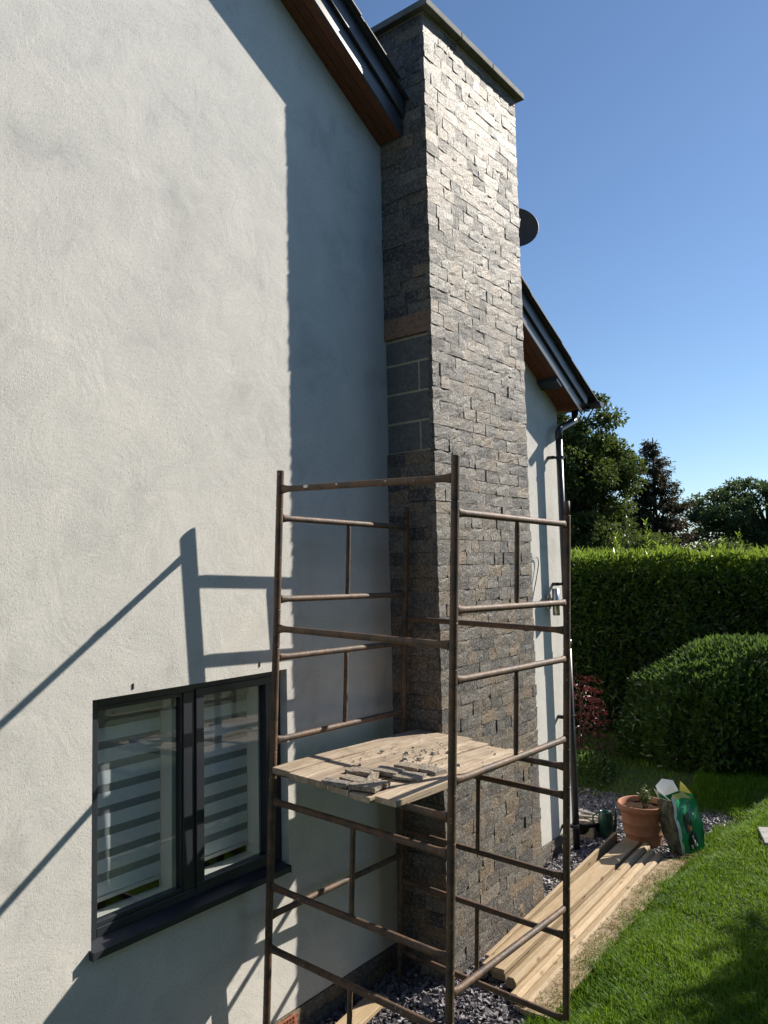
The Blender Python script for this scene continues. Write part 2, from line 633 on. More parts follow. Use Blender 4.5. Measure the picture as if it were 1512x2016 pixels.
def build_gravel():
    n = 70000
    Y = rng.uniform(1.5, 9.1, n)
    X = rng.uniform(-1.6, 1.16, n)
    keep = (X < edge_x(Y) + rng.normal(0, 0.025, n)) & ((X > 0.03) | (Y > 7.45))
    keep &= ~((X > 0.0) & (X < 0.43) & (Y > 4.45) & (Y < 5.85))
    X, Y = X[keep], Y[keep]
    n = len(X)
    s = rng.gamma(4.0, 0.0022, n) + 0.005
    P = np.stack([X, Y, 0.008 + rng.uniform(0, 0.018, n) + ground_z(X, Y)], 1)
    a = rand_dirs(n)
    a[:, 2] *= 0.6
    a = unit(a)
    b = unit(np.cross(a, rand_dirs(n) * np.array([0.4, 0.4, 1.0]) + np.array([0, 0, 0.6])))
    c = np.cross(a, b)
    A, B, C = a * (s * 1.2)[:, None], b * (s * 0.8)[:, None], c * (s * 0.22)[:, None]
    cor = []
    for sx, sy, sz in ((-1, -1, -1), (1, -1, -1), (1, 1, -1), (-1, 1, -1), (-1, -1, 1), (1, -1, 1), (1, 1, 1), (-1, 1, 1)):
        j = rng.uniform(0.25, 1.15, (n, 3))
        cor.append(P + sx * A * j[:, :1] + sy * B * j[:, 1:2] + sz * C * j[:, 2:])
    V = np.stack(cor, 1).reshape(-1, 3)
    i = np.arange(n)[:, None] * 8
    F = np.concatenate([i + np.array([q]) for q in ((3, 2, 1, 0), (4, 5, 6, 7), (0, 1, 5, 4), (1, 2, 6, 5), (2, 3, 7, 6), (3, 0, 4, 7))], 0)
    t = np.clip(rng.normal(0.5, 0.28, n), 0, 1)
    g = big_mesh("gravel", V, F, M['gravel'], np.tile(t, 6))
    tag(g, "purple grey slate chippings between the house wall and the lawn", "gravel", kind="stuff")


build_gravel()

# ------------------------------------------------------------------ house
house = tag(empty("house", (0, 0, 0)), "white rendered house wall with cedar soffit and grey window", "house")
Y_FAR, Y_NEAR, Y_TOP = 7.36, -4.46, 1.45
SL = 0.535


def sz(y):
    return 5.98 - SL * (y - 4.434) if y >= Y_TOP else 5.98 - SL * (Y_TOP - 4.434) - SL * (Y_TOP - y)


WY0, WY1, WZ0, WZ1 = 2.085, 3.389, 1.045, 2.187


def build_wall():
    mb = MB()
    zb = 0.18
    ysp = [Y_NEAR, Y_TOP, WY0, WY1, Y_FAR]
    for a, b in zip(ysp[:-1], ysp[1:]):
        top = [(0, a, sz(a) + 0.05), (0, b, sz(b) + 0.05)]
        if a == WY0:
            mb.add([(0, a, zb), (0, b, zb), (0, b, 1.0), (0, a, 1.0)], [(0, 1, 2, 3)])
            mb.add([(0, a, WZ1), (0, b, WZ1), top[1], top[0]], [(0, 1, 2, 3)])
        else:
            mb.add([(0, a, zb), (0, b, zb), top[1], top[0]], [(0, 1, 2, 3)])
    # reveals of the window opening
    d = -0.30
    for a, b in (((WY0, 1.0), (WY0, WZ1)), ((WY0, WZ1), (WY1, WZ1)), ((WY1, WZ1), (WY1, 1.0)), ((WY1, 1.0), (WY0, 1.0))):
        mb.add([(0, a[0], a[1]), (0, b[0], b[1]), (d, b[0], b[1]), (d, a[0], a[1])], [(0, 1, 2, 3)])
    # bottom lip, side walls and back
    mb.add([(0, Y_NEAR, zb), (-0.1, Y_NEAR, zb), (-0.1, Y_FAR, zb), (0, Y_FAR, zb)], [(0, 1, 2, 3)])
    for y in (Y_NEAR, Y_FAR):
        mb.add([(0, y, zb), (-7, y, zb), (-7, y, sz(y) + 0.05), (0, y, sz(y) + 0.05)], [(0, 1, 2, 3)])
    mb.add([(-7, Y_NEAR, 0), (-7, Y_FAR, 0), (-7, Y_FAR, sz(Y_FAR) + .05), (-7, Y_TOP, sz(Y_TOP) + .05), (-7, Y_NEAR, sz(Y_NEAR) + .05)], [(0, 1, 2, 3, 4)])
    mb.build("wall", M['render'], house)
    # dark room behind the window
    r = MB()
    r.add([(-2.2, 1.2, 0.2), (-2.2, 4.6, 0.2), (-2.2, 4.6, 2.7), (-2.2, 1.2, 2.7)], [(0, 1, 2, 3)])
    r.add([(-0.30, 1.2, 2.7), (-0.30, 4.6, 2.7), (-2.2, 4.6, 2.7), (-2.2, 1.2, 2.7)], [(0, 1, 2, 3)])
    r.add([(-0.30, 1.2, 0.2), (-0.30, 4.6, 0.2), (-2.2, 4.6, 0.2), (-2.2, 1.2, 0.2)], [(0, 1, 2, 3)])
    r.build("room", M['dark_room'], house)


build_wall()

STONES = [(0.21, 0.19, 0.172), (0.125, 0.122, 0.124), (0.24, 0.21, 0.178), (0.27, 0.21, 0.145), (0.095, 0.095, 0.10), (0.18, 0.172, 0.166),
          (0.21, 0.20, 0.188), (0.165, 0.156, 0.148), (0.25, 0.235, 0.215), (0.105, 0.102, 0.102), (0.22, 0.202, 0.185), (0.24, 0.20, 0.155), (0.28, 0.215, 0.15), (0.20, 0.17, 0.135)]


def stone_variant(k):
    """split-faced stone: u,w in 0..1, d up to about 1; 42 triangles"""
    r = random.Random(100 + k)
    nu = nw = 4
    v, f = [], []
    tu, tw = r.uniform(-0.12, 0.12), r.uniform(-0.12, 0.12)
    for j in range(nw):
        for i in range(nu):
            u, w = i / (nu - 1), j / (nw - 1)
            edge = i in (0, nu - 1) or j in (0, nw - 1)
            d = 0.80 + tu * (u - .5) + tw * (w - .5) + r.uniform(-0.11, 0.11) - (r.uniform(0.0, 0.06) if edge else 0)
            if edge and r.random() < 0.07:
                d -= 0.30
            uu = u + (0 if i in (0, nu - 1) else r.uniform(-.09, .09))
            ww = w + (0 if j in (0, nw - 1) else r.uniform(-.09, .09))
            if i == 0: uu += 0.006
            if i == nu - 1: uu -= 0.006
            if j == 0: ww += 0.011
            if j == nw - 1: ww -= 0.011
            v.append((uu, ww, d))
    for j in range(nw - 1):
        for i in range(nu - 1):
            a = j * nu + i
            f.append((a, a + 1, a + nu + 1, a + nu))
    ring = [i for i in range(nu)] + [j * nu + nu - 1 for j in range(1, nw)] + [(nw - 1) * nu + i for i in range(nu - 2, -1, -1)] + [j * nu for j in range(nw - 2, 0, -1)]
    o = len(v)
    for i in ring:
        v.append((v[i][0], v[i][1], -0.6))
    n = len(ring)
    for k2 in range(n):
        a, b = ring[k2], ring[(k2 + 1) % n]
        f.append((b, a, o + k2, o + (k2 + 1) % n))
    return v, f


VARS = [stone_variant(k) for k in range(18)]
VDATA = []
for k, (v, f) in enumerate(VARS):
    mb = MB()
    mb.v, mb.f = list(v), list(f)
    VDATA.append(mb.data("stone_shape", M['stone']))

AX = {'front': (Vector((0, 1, 0)), Vector((0, 0, 1)), Vector((1, 0, 0))),
      'near': (Vector((1, 0, 0)), Vector((0, 0, 1)), Vector((0, -1, 0))),
      'far': (Vector((-1, 0, 0)), Vector((0, 0, 1)), Vector((0, 1, 0)))}


def stone_matrix(face, origin, L, H, D):
    u, w, d = AX[face]
    u, w, d = u * L, w * H, d * D
    return Matrix(((u.x, w.x, d.x, origin[0]), (u.y, w.y, d.y, origin[1]), (u.z, w.z, d.z, origin[2]), (0, 0, 0, 1)))


def tinted():
    c = random.choice(STONES)
    k = random.uniform(0.8, 1.2)
    return (c[0] * k, c[1] * k, c[2] * k)


def stone_run(face, a, b, z, h, rec, lo=0.085, hi=0.23):
    """one course of stones from a to b along u"""
    p = a
    while p < b - 1e-4:
        L = random.uniform(lo, hi)
        if b - (p + L) < lo * 0.8:
            L = b - p
        rec.append((face, p, L, z + random.uniform(-.0022, .0022), h, random.randrange(18), 0.026 + random.choice([-.003, -.0015, 0, 0, .0015, .003, .005]) * random.uniform(.3, 1), tinted()))
        p += L


def stone_place(s, X0, Y0):
    face, p, L, z, h, var, D, c = s
    if face == 'front':
        o = (X0, p, z)
    elif face == 'near':
        o = (p, Y0, z)
    else:
        o = (-p, Y0, z)
    return stone_matrix(face, o, L, h, D)


def emit_stones(rec, parent, X0, Yn, Yf, most):
    """the stones that show largest become parts, the rest one joined run"""
    def share(s):
        m = stone_place(s, X0, Yn if s[0] == 'near' else Yf)
        c = m @ Vector((.5, .5, .5))
        d = (c - CAM).dot(FWD)
        u, w, dd = AX[s[0]]
        facing = max(0, dd.dot((CAM - c).normalized()))
        q = (c - CAM)
        px, py = q.dot(RIGHT) / d, q.dot(UP) / d
        inside = abs(px) < 0.5 and abs(py) < 0.667
        return -(s[2] * s[4] * facing / d ** 2) * (1 if inside else 0.01) * (0.25 if s[0] == 'near' else 1)
    rec.sort(key=share)
    for s in rec[:most]:
        o = link("stone", VDATA[s[5]], parent)
        o.matrix_local = stone_place(s, X0, Yn if s[0] == 'near' else Yf)
        o.color = (*s[7], 1)
    rest = rec[most:]
    if rest:
        V, F, T = [], [], []
        for s in rest:
            m = stone_place(s, X0, Yn if s[0] == 'near' else Yf)
            v, f = VARS[s[5]]
            o = len(V)
            V += [tuple(m @ Vector(p)) for p in v]
            F += [tuple(i + o for i in q) for q in f]
            T += [s[7]] * len(f)
        tag(big_mesh("stone_facing", np.array(V), np.array(F), M['stone_joined'], np.array(T), parent), kind="stuff")


# stone plinth under the render
plinth = MB().box((-0.12, -4.4, -0.05), (-0.012, Y_FAR - 0.03, 0.176)).build("plinth", M['mortar'], house)
rec = []
for z, h in ((0.0, 0.086), (0.088, 0.086)):
    stone_run('front', 1.6, 4.43, z, h, rec, 0.12, 0.28)
    stone_run('front', 5.87, Y_FAR, z, h, rec, 0.12, 0.28)
emit_stones(rec, plinth, -0.012, 0, 0, 60)
ab = MB()
ab.box((-0.02, 3.20, 0.085), (0.014, 3.42, 0.160))
airbrick = ab.build("air_brick", M['airbrick'], house)
for r_ in range(3):
    for c_ in range(8):
        y = 3.215 + c_ * 0.0245
        z = 0.093 + r_ * 0.022
        MB().box((0.010, y, z), (0.0155, y + 0.014, z + 0.014)).build("air_hole", M['bag_inside'], airbrick)
for y, z in ((2.308, 2.225), (3.165, 2.240)):
    MB().box((-0.002, y - 0.0035, z - 0.014), (0.004, y + 0.0035, z + 0.014)).build("weep_vent", M['bag_inside'], house)


# verge: cedar soffit boards, two step anthracite barge boards, slates
def slope_prism(name, mat, x0, x1, o0, o1, ya, yb, parent, bevel=0.0):
    mb = MB()
    mb.hexa([(x0, ya, sz(ya) + o0), (x1, ya, sz(ya) + o0), (x1, yb, sz(yb) + o0), (x0, yb, sz(yb) + o0),
             (x0, ya, sz(ya) + o1), (x1, ya, sz(ya) + o1), (x1, yb, sz(yb) + o1), (x0, yb, sz(yb) + o1)])
    return mb.build(name, mat, parent, False, bevel)


soffit = empty("soffit", (0, 0, 0), house)
barge = empty("barge_board", (0, 0, 0), house)
for ya, yb in ((Y_TOP, 4.43), (5.86, 7.41)):
    for x0, x1 in ((0.001, 0.068), (0.071, 0.138), (0.141, 0.208)):
        slope_prism("soffit_board", M['soffit'], x0, x1, 0.0, 0.018, ya, yb, soffit, 0.002)
    slope_prism("soffit_backing", M['bag_inside'], 0.0, 0.206, 0.012, 0.03, ya, yb, soffit)
    yb2 = yb if yb < 5 else 7.50
    slope_prism("lower_board", M['fascia'], 0.208, 0.224, -0.006, 0.145, ya, yb2, barge, 0.002)
    slope_prism("upper_board", M['fascia'], 0.226, 0.250, 0.130, 0.264, ya, yb2 + (0.08 if yb2 > 5 else 0), barge, 0.003)
slope_prism("soffit_bracket", M['anthracite'], 0.002, 0.215, -0.045, -0.002, 6.93, 7.03, soffit)
eave = MB()
eave.box((-7, 7.365, sz(7.41) + 0.005), (0.206, 7.48, sz(7.41) + 0.12))
eave.build("eave_board", M['soffit'], house)
roof = MB()
x0, x1, o0, o1 = -7.2, 0.285, 0.266, 0.272
for ya, yb in ((Y_TOP, 7.72), (-4.85, Y_TOP)):
    roof.hexa([(x0, ya, sz(ya) + o0), (x1, ya, sz(ya) + o0), (x1, yb, sz(yb) + o0), (x0, yb, sz(yb) + o0),
               (x0, ya, sz(ya) + o1), (x1, ya, sz(ya) + o1), (x1, yb, sz(yb) + o1), (x0, yb, sz(yb) + o1)])
roof_o = roof.build("roof", M['slate'], house)
y = 7.76
k = 0
while y > Y_TOP + 0.3:
    ya, yb = y - 0.40, y
    for x0, x1 in ((0.0, 0.300), (-0.32, -0.004)):
        if not (4.42 < y < 5.9 + 0.35 and x1 > 0 and ya < 5.87 and yb > 4.43):
            mb = MB()
            j = random.uniform(-0.006, 0.006)
            mb.hexa([(x0, ya, sz(ya) + 0.273), (x1 + j, ya, sz(ya) + 0.273), (x1 + j, yb, sz(yb) + 0.288), (x0, yb, sz(yb) + 0.288),
                     (x0, ya, sz(ya) + 0.280), (x1 + j, ya, sz(ya) + 0.280), (x1 + j, yb, sz(yb) + 0.300), (x0, yb, sz(yb) + 0.300)])
            mb.build("slate", M['slate'], roof_o)
    y -= 0.215
    k += 1

# window
window = empty("window", (0, 0, 0), house)
FX = -0.06


def bar(name, y0, y1, z0, z1, x0, x1, mat, parent, bevel=0.003):
    return MB().box((x0, y0, z0), (x1, y1, z1)).build(name, mat, parent, False, bevel)


bar("frame", WY0 + .001, 2.150, WZ0 + .001, WZ1 - .001, FX - 0.07, FX, M['anthracite'], window)
bar("frame", 3.318, WY1 - .001, WZ0 + .001, WZ1 - .001, FX - 0.07, FX, M['anthracite'], window)
bar("frame", 2.151, 3.317, 2.140, WZ1 - .001, FX - 0.07, FX - .001, M['anthracite'], window)
bar("frame", 2.151, 3.317, WZ0 + .001, 1.090, FX - 0.07, FX - .001, M['anthracite'], window)
bar("mullion", 2.664, 2.738, 1.091, 2.139, FX - 0.07, FX - .002, M['anthracite'], window)
# fixed light beads
for a, b, c, d in ((2.151, 2.663, 2.118, 2.139), (2.151, 2.663, 1.091, 1.113), (2.151, 2.160, 1.114, 2.117), (2.652, 2.663, 1.114, 2.117)):
    bar("glazing_bead", a, b, c, d, FX - 0.06, FX - .010, M['anthracite'], window, 0.002)
# opening sash
for a, b, c, d in ((2.742, 3.315, 2.106, 2.150), (2.742, 3.315, 1.066, 1.112), (2.742, 2.796, 1.1125, 2.1055), (3.262, 3.315, 1.1125, 2.1055)):
    bar("sash", a, b, c, d, FX - 0.05, FX + 0.008, M['anthracite'], window, 0.003)
bar("glass_pane", 2.158, 2.656, 1.108, 2.122, FX - 0.034, FX - 0.030, M['glass'], window, 0)
bar("glass_pane", 2.792, 3.266, 1.108, 2.110, FX - 0.030, FX - 0.026, M['glass'], window, 0)
sill = MB()
y0, y1 = WY0 - 0.006, 3.368
pr = [(-0.12, 1.046), (FX + .002, 1.046), (0.030, 1.026), (0.032, 0.994), (0.028, 0.994), (0.026, 1.021), (-0.12, 1.036)]
n = len(pr)
sill.v = [(x, y0, z) for x, z in pr] + [(x, y1, z) for x, z in pr]
sill.f = [tuple(range(n)), tuple(reversed(range(n, 2 * n)))] + [(i, i + n, (i + 1) % n + n, (i + 1) % n) for i in range(n)]
sill_o = sill.build("sill", M['anthracite'], window)
for ya, yb in ((y0 - 0.004, y0 + .001), (y1 - .001, y1 + 0.004)):
    MB().box((-0.0, ya, 0.992), (0.035, yb, 1.034)).build("sill_end_cap", M['anthracite'], sill_o)


# ------------------------------------------------------------------ blinds (held against each pane)
def blind(ya, yb, label):
    t = tag(empty("roller_blind", (-0.13, (ya + yb) / 2, 1.10)), label, "blind", "zebra blinds in the window")
    cx = t.location

    def piece(name, y0, y1, z0, z1, x0, x1, mat):
        return MB().box((x0 - cx.x, y0 - cx.y, z0 - cx.z), (x1 - cx.x, y1 - cx.y, z1 - cx.z)).build(name, mat, t)
    piece("side_frame", yb - 0.004, yb + 0.022, 1.062, 2.135, -0.225, -0.112, M['white_plastic'])
    piece("side_frame", ya - 0.022, ya + 0.004, 1.062, 2.135, -0.225, -0.112, M['white_plastic'])
    piece("bottom_frame", ya + 0.005, yb - 0.005, 1.050, 1.100, -0.225, -0.108, M['white_plastic'])
    piece("cassette", ya + 0.005, yb - 0.005, 2.045, 2.130, -0.225, -0.190, M['cassette'])
    z = 2.043
    while z > 1.22:
        piece("dark_stripe", ya + 0.006, yb - 0.006, z - 0.040, z - 0.0005, -0.214, -0.212, M['sheer'])
        piece("light_stripe", ya + 0.006, yb - 0.006, z - 0.1085, z - 0.0405, -0.213, -0.210, M['fabric'])
        z -= 0.1095
    piece("bottom_bar", ya + 0.006, yb - 0.006, z - 0.022, z - 0.002, -0.219, -0.204, M['white_plastic'])


blind(2.12, 2.628, "striped zebra blind behind the fixed window pane away from the scaffold")
blind(2.77, 3.255, "striped zebra blind behind the opening window sash beside the scaffold post")

# ------------------------------------------------------------------ chimney stack
CX, CY0, CY1, CZ = 0.405, 4.468, 5.822, 6.85
chimney = tag(empty("chimney_stack", (0.2, 5.14, 0)), "tall chimney stack clad in split grey stone", "chimney")
chim_in = Matrix.Translation(-chimney.location)


def cpart(mb, name, mat, bevel=0.0, smooth_=False):
    off = chimney.location
    mb.v = [(v[0] - off.x, v[1] - off.y, v[2] - off.z) for v in mb.v]
    return mb.build(name, mat, chimney, smooth_, bevel)


cpart(MB().box((-0.05, CY0, -0.05), (CX, CY1, CZ)), "core", M['joint'])
rec = []
H = 0.0905
zc = 0.0
BLK0, BLK1 = 3.55, 4.46
while zc < CZ - 0.03:
    h = min(H, CZ - zc)
    stone_run('front', CY0 - random.uniform(0.020, 0.028), CY1 + random.uniform(0.016, 0.028), zc, h, rec)
    if not (BLK0 - 0.02 < zc < BLK1 + 0.10):
        stone_run('near', 0.0, CX + 0.004, zc, h, rec, 0.11, 0.26)
    stone_run('far', -CX, 0.0, zc, h, rec, 0.12, 0.26)
    zc += H
holder = empty("stone_cladding", (0, 0, 0), chimney)
holder.matrix_local = chim_in
emit_stones(rec, holder, CX, CY0, CY1, 300)
cpart(MB().box((0.0, CY0 - 0.002, 3.545), (CX - 0.004, CY0 + 0.04, 4.47)), "block_mortar", M['mortar'])
# bare blockwork low on the side that faces the scaffold
zz = [3.55, 3.625, 3.843, 4.061, 4.279, 4.46]
for r_, (a, b) in enumerate(zip(zz[:-1], zz[1:])):
    cuts = [0.002, CX] if r_ % 2 == 0 else [0.002, 0.30, CX]
    for u0, u1 in zip(cuts[:-1], cuts[1:]):
        cpart(MB().box((u0, CY0 - 0.005, a + 0.008), (u1 - 0.013, CY0 + 0.05, b - 0.008)), "concrete_block", M['concrete'], 0.003)
cpart(MB().box((0.0, CY0 - 0.026, 4.475), (CX + 0.012, CY0 + 0.02, 4.625)), "rose_stone_course", M['rosetile'], 0.004)
# coping slabs
yy = [CY0 - 0.075, 4.88, 5.36, CY1 + 0.085]
for a, b in zip(yy[:-1], yy[1:]):
    cpart(MB().box((-0.45, a + 0.003, CZ + 0.012), (CX + 0.085, b - 0.003, CZ + 0.064)), "coping_slab", M['coping'], 0.005)
cpart(MB().box((-0.40, CY0 - 0.02, CZ), (CX + 0.02, CY1 + 0.02, CZ + 0.0125)), "mortar_bed", M['mortar'])
cpart(MB().box((-0.42, CY0 + 0.01, sz(4.6)), (-0.05, CY1 - 0.01, CZ)), "rear_core", M['mortar'])

# ------------------------------------------------------------------ satellite dish, downpipe, gutter, wall light
dish = tag(empty("satellite_dish", (0.065, 6.00, 5.95)), "dark round satellite dish mounted behind the chimney stack", "satellite dish")
mb = MB()
n = 32
ax = Vector((0.55, -0.78, 0.28)).normalized()
a1 = Vector((0, 0, 1)).cross(ax).normalized()
a2 = ax.cross(a1)
prof = [(0.0, -0.05), (0.07, -0.046), (0.14, -0.032), (0.20, -0.008), (0.222, 0.004), (0.228, 0.0), (0.222, -0.006), (0.19, -0.022), (0.10, -0.05), (0.0, -0.062)]
ctr = Vector((0.10, 0.25, -0.02))
for r_, d in prof:
    for k in range(n):
        t = 2 * math.pi * k / n
        mb.v.append(tuple(ctr + ax * d + a1 * (r_ * math.cos(t)) + a2 * (r_ * math.sin(t))))
for i in range(len(prof) - 1):
    for k in range(n):
        k2 = (k + 1) % n
        mb.f.append((i * n + k, i * n + k2, (i + 1) * n + k2, (i + 1) * n + k))
mb.build("reflector", M['dish'], dish, True)
MB().tube([ctr - ax * 0.05, (0.06, 0.02, -0.10), (0.0, -0.165, -0.12)], 0.014, 8).build("mast", M['anthracite'], dish, True)
MB().tube([ctr - a2 * 0.2, ctr - a2 * 0.18 + ax * 0.22], 0.008, 6).tube([ctr - a2 * 0.18 + ax * 0.20, ctr - a2 * 0.13 + ax * 0.26], 0.02, 8).build("receiver_arm", M['anthracite'], dish, True)

pipe = tag(empty("downpipe", (0.1, 7.19, 0.0)), "dark grey downpipe with swan neck at the house corner", "downpipe")


def ppart(mb, name, mat=None, smooth_=True):
    off = pipe.location
    mb.v = [(v[0] - off.x, v[1] - off.y, v[2] - off.z) for v in mb.v]
    return mb.build(name, mat or M['anthracite'], pipe, smooth_)


ppart(MB().tube([(0.10, 7.21, 0.01), (0.10, 7.19, 2.0)], 0.034, 16), "pipe_length")
ppart(MB().tube([(0.10, 7.19, 2.0), (0.10, 7.17, 4.10)], 0.034, 16), "pipe_length")
ppart(MB().tube([(0.10, 7.17, 4.06), (0.10, 7.172, 4.13), (0.10, 7.20, 4.165), (0.10, 7.55, 4.295), (0.10, 7.585, 4.325), (0.10, 7.59, 4.42)], [.038, .038, .036, .036, .036, .036], 16), "swan_neck")
ppart(MB().tube([(0.10, 7.19, 1.97), (0.10, 7.19, 2.05)], 0.039, 16), "collar")
for z in (3.87, 2.60, 1.30, 0.25):
    ppart(MB().box((0.0, 7.10, z - 0.016), (0.064, 7.13, z + 0.016)).tube([(0.10, 7.18, z - 0.014), (0.10, 7.18, z + 0.014)], 0.042, 14).box((0.05, 7.10, z - 0.012), (0.075, 7.16, z + 0.012)), "pipe_bracket", None, False)

gutter = tag(empty("gutter", (0.3, 7.64, 4.47)), "grey half round gutter end poking past the eave", "gutter")
mb = MB()
pr = [(0.058 * math.cos(t), 0.058 * math.sin(t)) for t in np.linspace(math.pi, 2 * math.pi, 13)] + [(0.054 * math.cos(t), 0.054 * math.sin(t)) for t in np.linspace(2 * math.pi, math.pi, 13)]
n = len(pr)
mb.v = [(-7.3, a, b) for a, b in pr] + [(0.075, a, b) for a, b in pr]
mb.f = [(i, (i + 1) % n, (i + 1) % n + n, i + n) for i in range(n)] + [tuple(range(n)), tuple(reversed(range(n, 2 * n)))]
mb.build("trough", M['fascia'], gutter, True)
mb = MB()
mb.v = [(0.076, a, b) for a, b in pr[:13]] + [(0.082, a, b) for a, b in pr[:13]]
mb.f = [tuple(range(13)), tuple(reversed(range(13, 26)))] + [(i, i + 1, i + 14, i + 13) for i in range(12)]
mb.build("stop_end", M['fascia'], gutter)
MB().box((-0.10, -0.10, -0.075), (-0.06, 0.02, -0.055)).build("gutter_bracket", M['anthracite'], gutter)

lamp = tag(empty("wall_light", (0.0, 6.99, 2.30)), "brushed steel cylinder light on the wall by the downpipe", "wall light")
MB().tube([(0.085, 0, 0.0), (0.085, 0, 0.26)], 0.034, 20).build("cylinder_body", M['steel'], lamp, True)
MB().box((0.0, -0.045, 0.06), (0.014, 0.045, 0.20)).build("back_plate", M['steel'], lamp, False, 0.003)
MB().box((0.014, -0.02, 0.09), (0.055, 0.02, 0.17)).build("stem", M['steel'], lamp)
cable = MB().tube([(0.012, 6.42, 2.755), (0.02, 6.52, 2.80), (0.02, 6.70, 2.865), (0.02, 6.745, 2.872), (0.02, 6.775, 2.85), (0.02, 6.78, 2.80), (0.02, 6.72, 2.66), (0.02, 6.64, 2.50), (0.02, 6.60, 2.40)], 0.0045, 6).build("cable", M['black_plastic'], None, True)
tag(cable, "thin black cable looping out of the wall beside the chimney", "cable")

# ------------------------------------------------------------------ scaffold tower
TR = Matrix(((0.99919092, 0.01459522, 0.03747651, 0.20428579), (-0.0151858, 0.99976419, 0.01552255, 3.14534727),
             (-0.03724112, -0.01607911, 0.99917694, 3.15044769), (0, 0, 0, 1)))
S = 1.22
BASE = -3.02
TW = TR @ Matrix.Translation((0, 0, BASE))     # local z = 0 at the foot
tower = tag(empty("scaffold_tower", matrix=TW), "rusty brown steel scaffold tower standing in the corner by the chimney", "scaffold")
CORN = {'A': (0, 0), 'B': (S, 0), 'C': (S, S), 'D': (0, S)}
PR, RR, SR = 0.0212, 0.0182, 0.0142


def post_data(h):
    mb = MB()
    mb.tube([(0, 0, 0.0015), (0, 0, 0.004), (0, 0, h - 0.004), (0, 0, h - 0.0015)], [PR - 0.0015, PR, PR, PR - 0.0015], 16)
    mb.tube([(0, 0, -0.03), (0, 0, 0.03)], PR - 0.004, 10)
    return mb.data("post", M['rust'], False)


def rail_data():
    """tube flattened and flared where it is welded to the posts"""
    mb = MB()
    n = 14
    xs = [PR - 0.004, PR + 0.012, PR + 0.03, PR + 0.06, S / 2, S - PR - 0.06, S - PR - 0.03, S - PR - 0.012, S - PR + 0.004]
    kz = [1.42, 1.38, 1.16, 1.0, 1.0, 1.0, 1.16, 1.38, 1.42]
    ky = [0.62, 0.66, 0.88, 1.0, 1.0, 1.0, 0.88, 0.66, 0.62]
    for x, a, b in zip(xs, kz, ky):
        for k in range(n):
            t = 2 * math.pi * k / n
            mb.v.append((x, RR * b * math.cos(t), RR * a * math.sin(t)))
    for i in range(len(xs) - 1):
        for k in range(n):
            k2 = (k + 1) % n
            mb.f.append((i * n + k, i * n + k2, (i + 1) * n + k2, (i + 1) * n + k))
    mb.f.append(tuple(reversed(range(n))))
    mb.f.append(tuple(range((len(xs) - 1) * n, len(xs) * n)))
    return mb.data("rail", M['rust'], True)


def strut_data(h):
    mb = MB()
    n = 12
    zs = [0, 0.02, 0.05, h - 0.05, h - 0.02, h]
    for z, a, b in zip(zs, [1.25, 1.2, 1, 1, 1.2, 1.25], [.7, .75, 1, 1, .75, .7]):
        for k in range(n):
            t = 2 * math.pi * k / n
            mb.v.append((SR * a * math.cos(t), SR * b * math.sin(t), z))
    for i in range(len(zs) - 1):
        for k in range(n):
            k2 = (k + 1) % n
            mb.f.append((i * n + k, i * n + k2, (i + 1) * n + k2, (i + 1) * n + k))
    return mb.data("strut", M['rust'], True)


RAIL = rail_data()
FH, GH = 0.582, 0.222
POSTF, POSTG = post_data(FH), post_data(GH)
STRUT = strut_data(0.47)


def frame(kind, top, side, seat):
    """kind 'ladder' (two rails and a strut) or 'single' (one rail); top = distance below the first joint"""
    a, b = side
    h = FH if kind == 'ladder' else GH
    z = -top - h - BASE
    (xa, ya), (xb, yb) = CORN[a], CORN[b]
    rot = math.atan2(yb - ya, xb - xa)
    fr = empty("ladder_frame" if kind == 'ladder' else "spacer_frame", (xa, ya, z), tower)
    fr.rotation_euler = (0, 0, rot)
    pd = POSTF if kind == 'ladder' else POSTG
    for x in (0, S):
        link("post", pd, fr).location = (x, 0, 0)
    for rz in ((0.056, 0.526) if kind == 'ladder' else (0.111,)):
        link("rail", RAIL, fr).location = (0, 0, rz)
    if kind == 'ladder':
        link("strut", STRUT, fr).location = (S / 2, 0, 0.056)
    return fr


z = 0.0
frame('single', -GH, ('A', 'B'), 0)
for kind, sides in (('ladder', (('A', 'D'), ('B', 'C'))), ('single', (('A', 'B'), ('D', 'C'))), ('ladder', (('A', 'D'), ('B', 'C'))),
                    ('single', (('A', 'B'), ('D', 'C'))), ('ladder', (('A', 'B'), ('D', 'C'))), ('single', (('A', 'D'), ('B', 'C'))),
                    ('ladder', (('A', 'B'), ('D', 'C')))):
    for s in sides:
        frame(kind, z, s, 0)
    z += FH if kind == 'ladder' else GH
for x, k_ in ((0.225, 1.0), (0.46, 0.45), (0.80, 0.35)):
    mb = MB()
    mb.lathe([(0.0, 0.0022), (0.006, 0.002), (0.010, 0.0012), (0.0115, 0.0)], 12)
    mb.v = [(x + v[0] * 1.7 * k_, -RR * 0.985 - v[2], -BASE + 0.112 + 0.004 + v[1] * k_ * 0.8) for v in mb.v]
    mb.build("mortar_splash", M['white_plastic'], tower, True)
for c in 'CD':
    x, y = CORN[c]
    MB().tube([(x, y, -BASE), (x, y, -BASE + 0.085)], PR - 0.0045, 14).build("spigot", M['rust'], tower, True)
for c in CORN:
    x, y = CORN[c]
    w = TW @ Vector((x, y, 0))
    zt = -BASE - z
    drop = float(ground_z(w.x, w.y)) - w.z
    MB().tube([(x, y, min(drop, zt - 0.02)), (x, y, zt + 0.03)], PR - 0.003, 12).box((x - 0.06, y - 0.06, min(drop, zt - .03) - 0.004), (x + 0.06, y + 0.06, min(drop, zt - .03) + 0.004)).build("foot", M['rust'], tower)

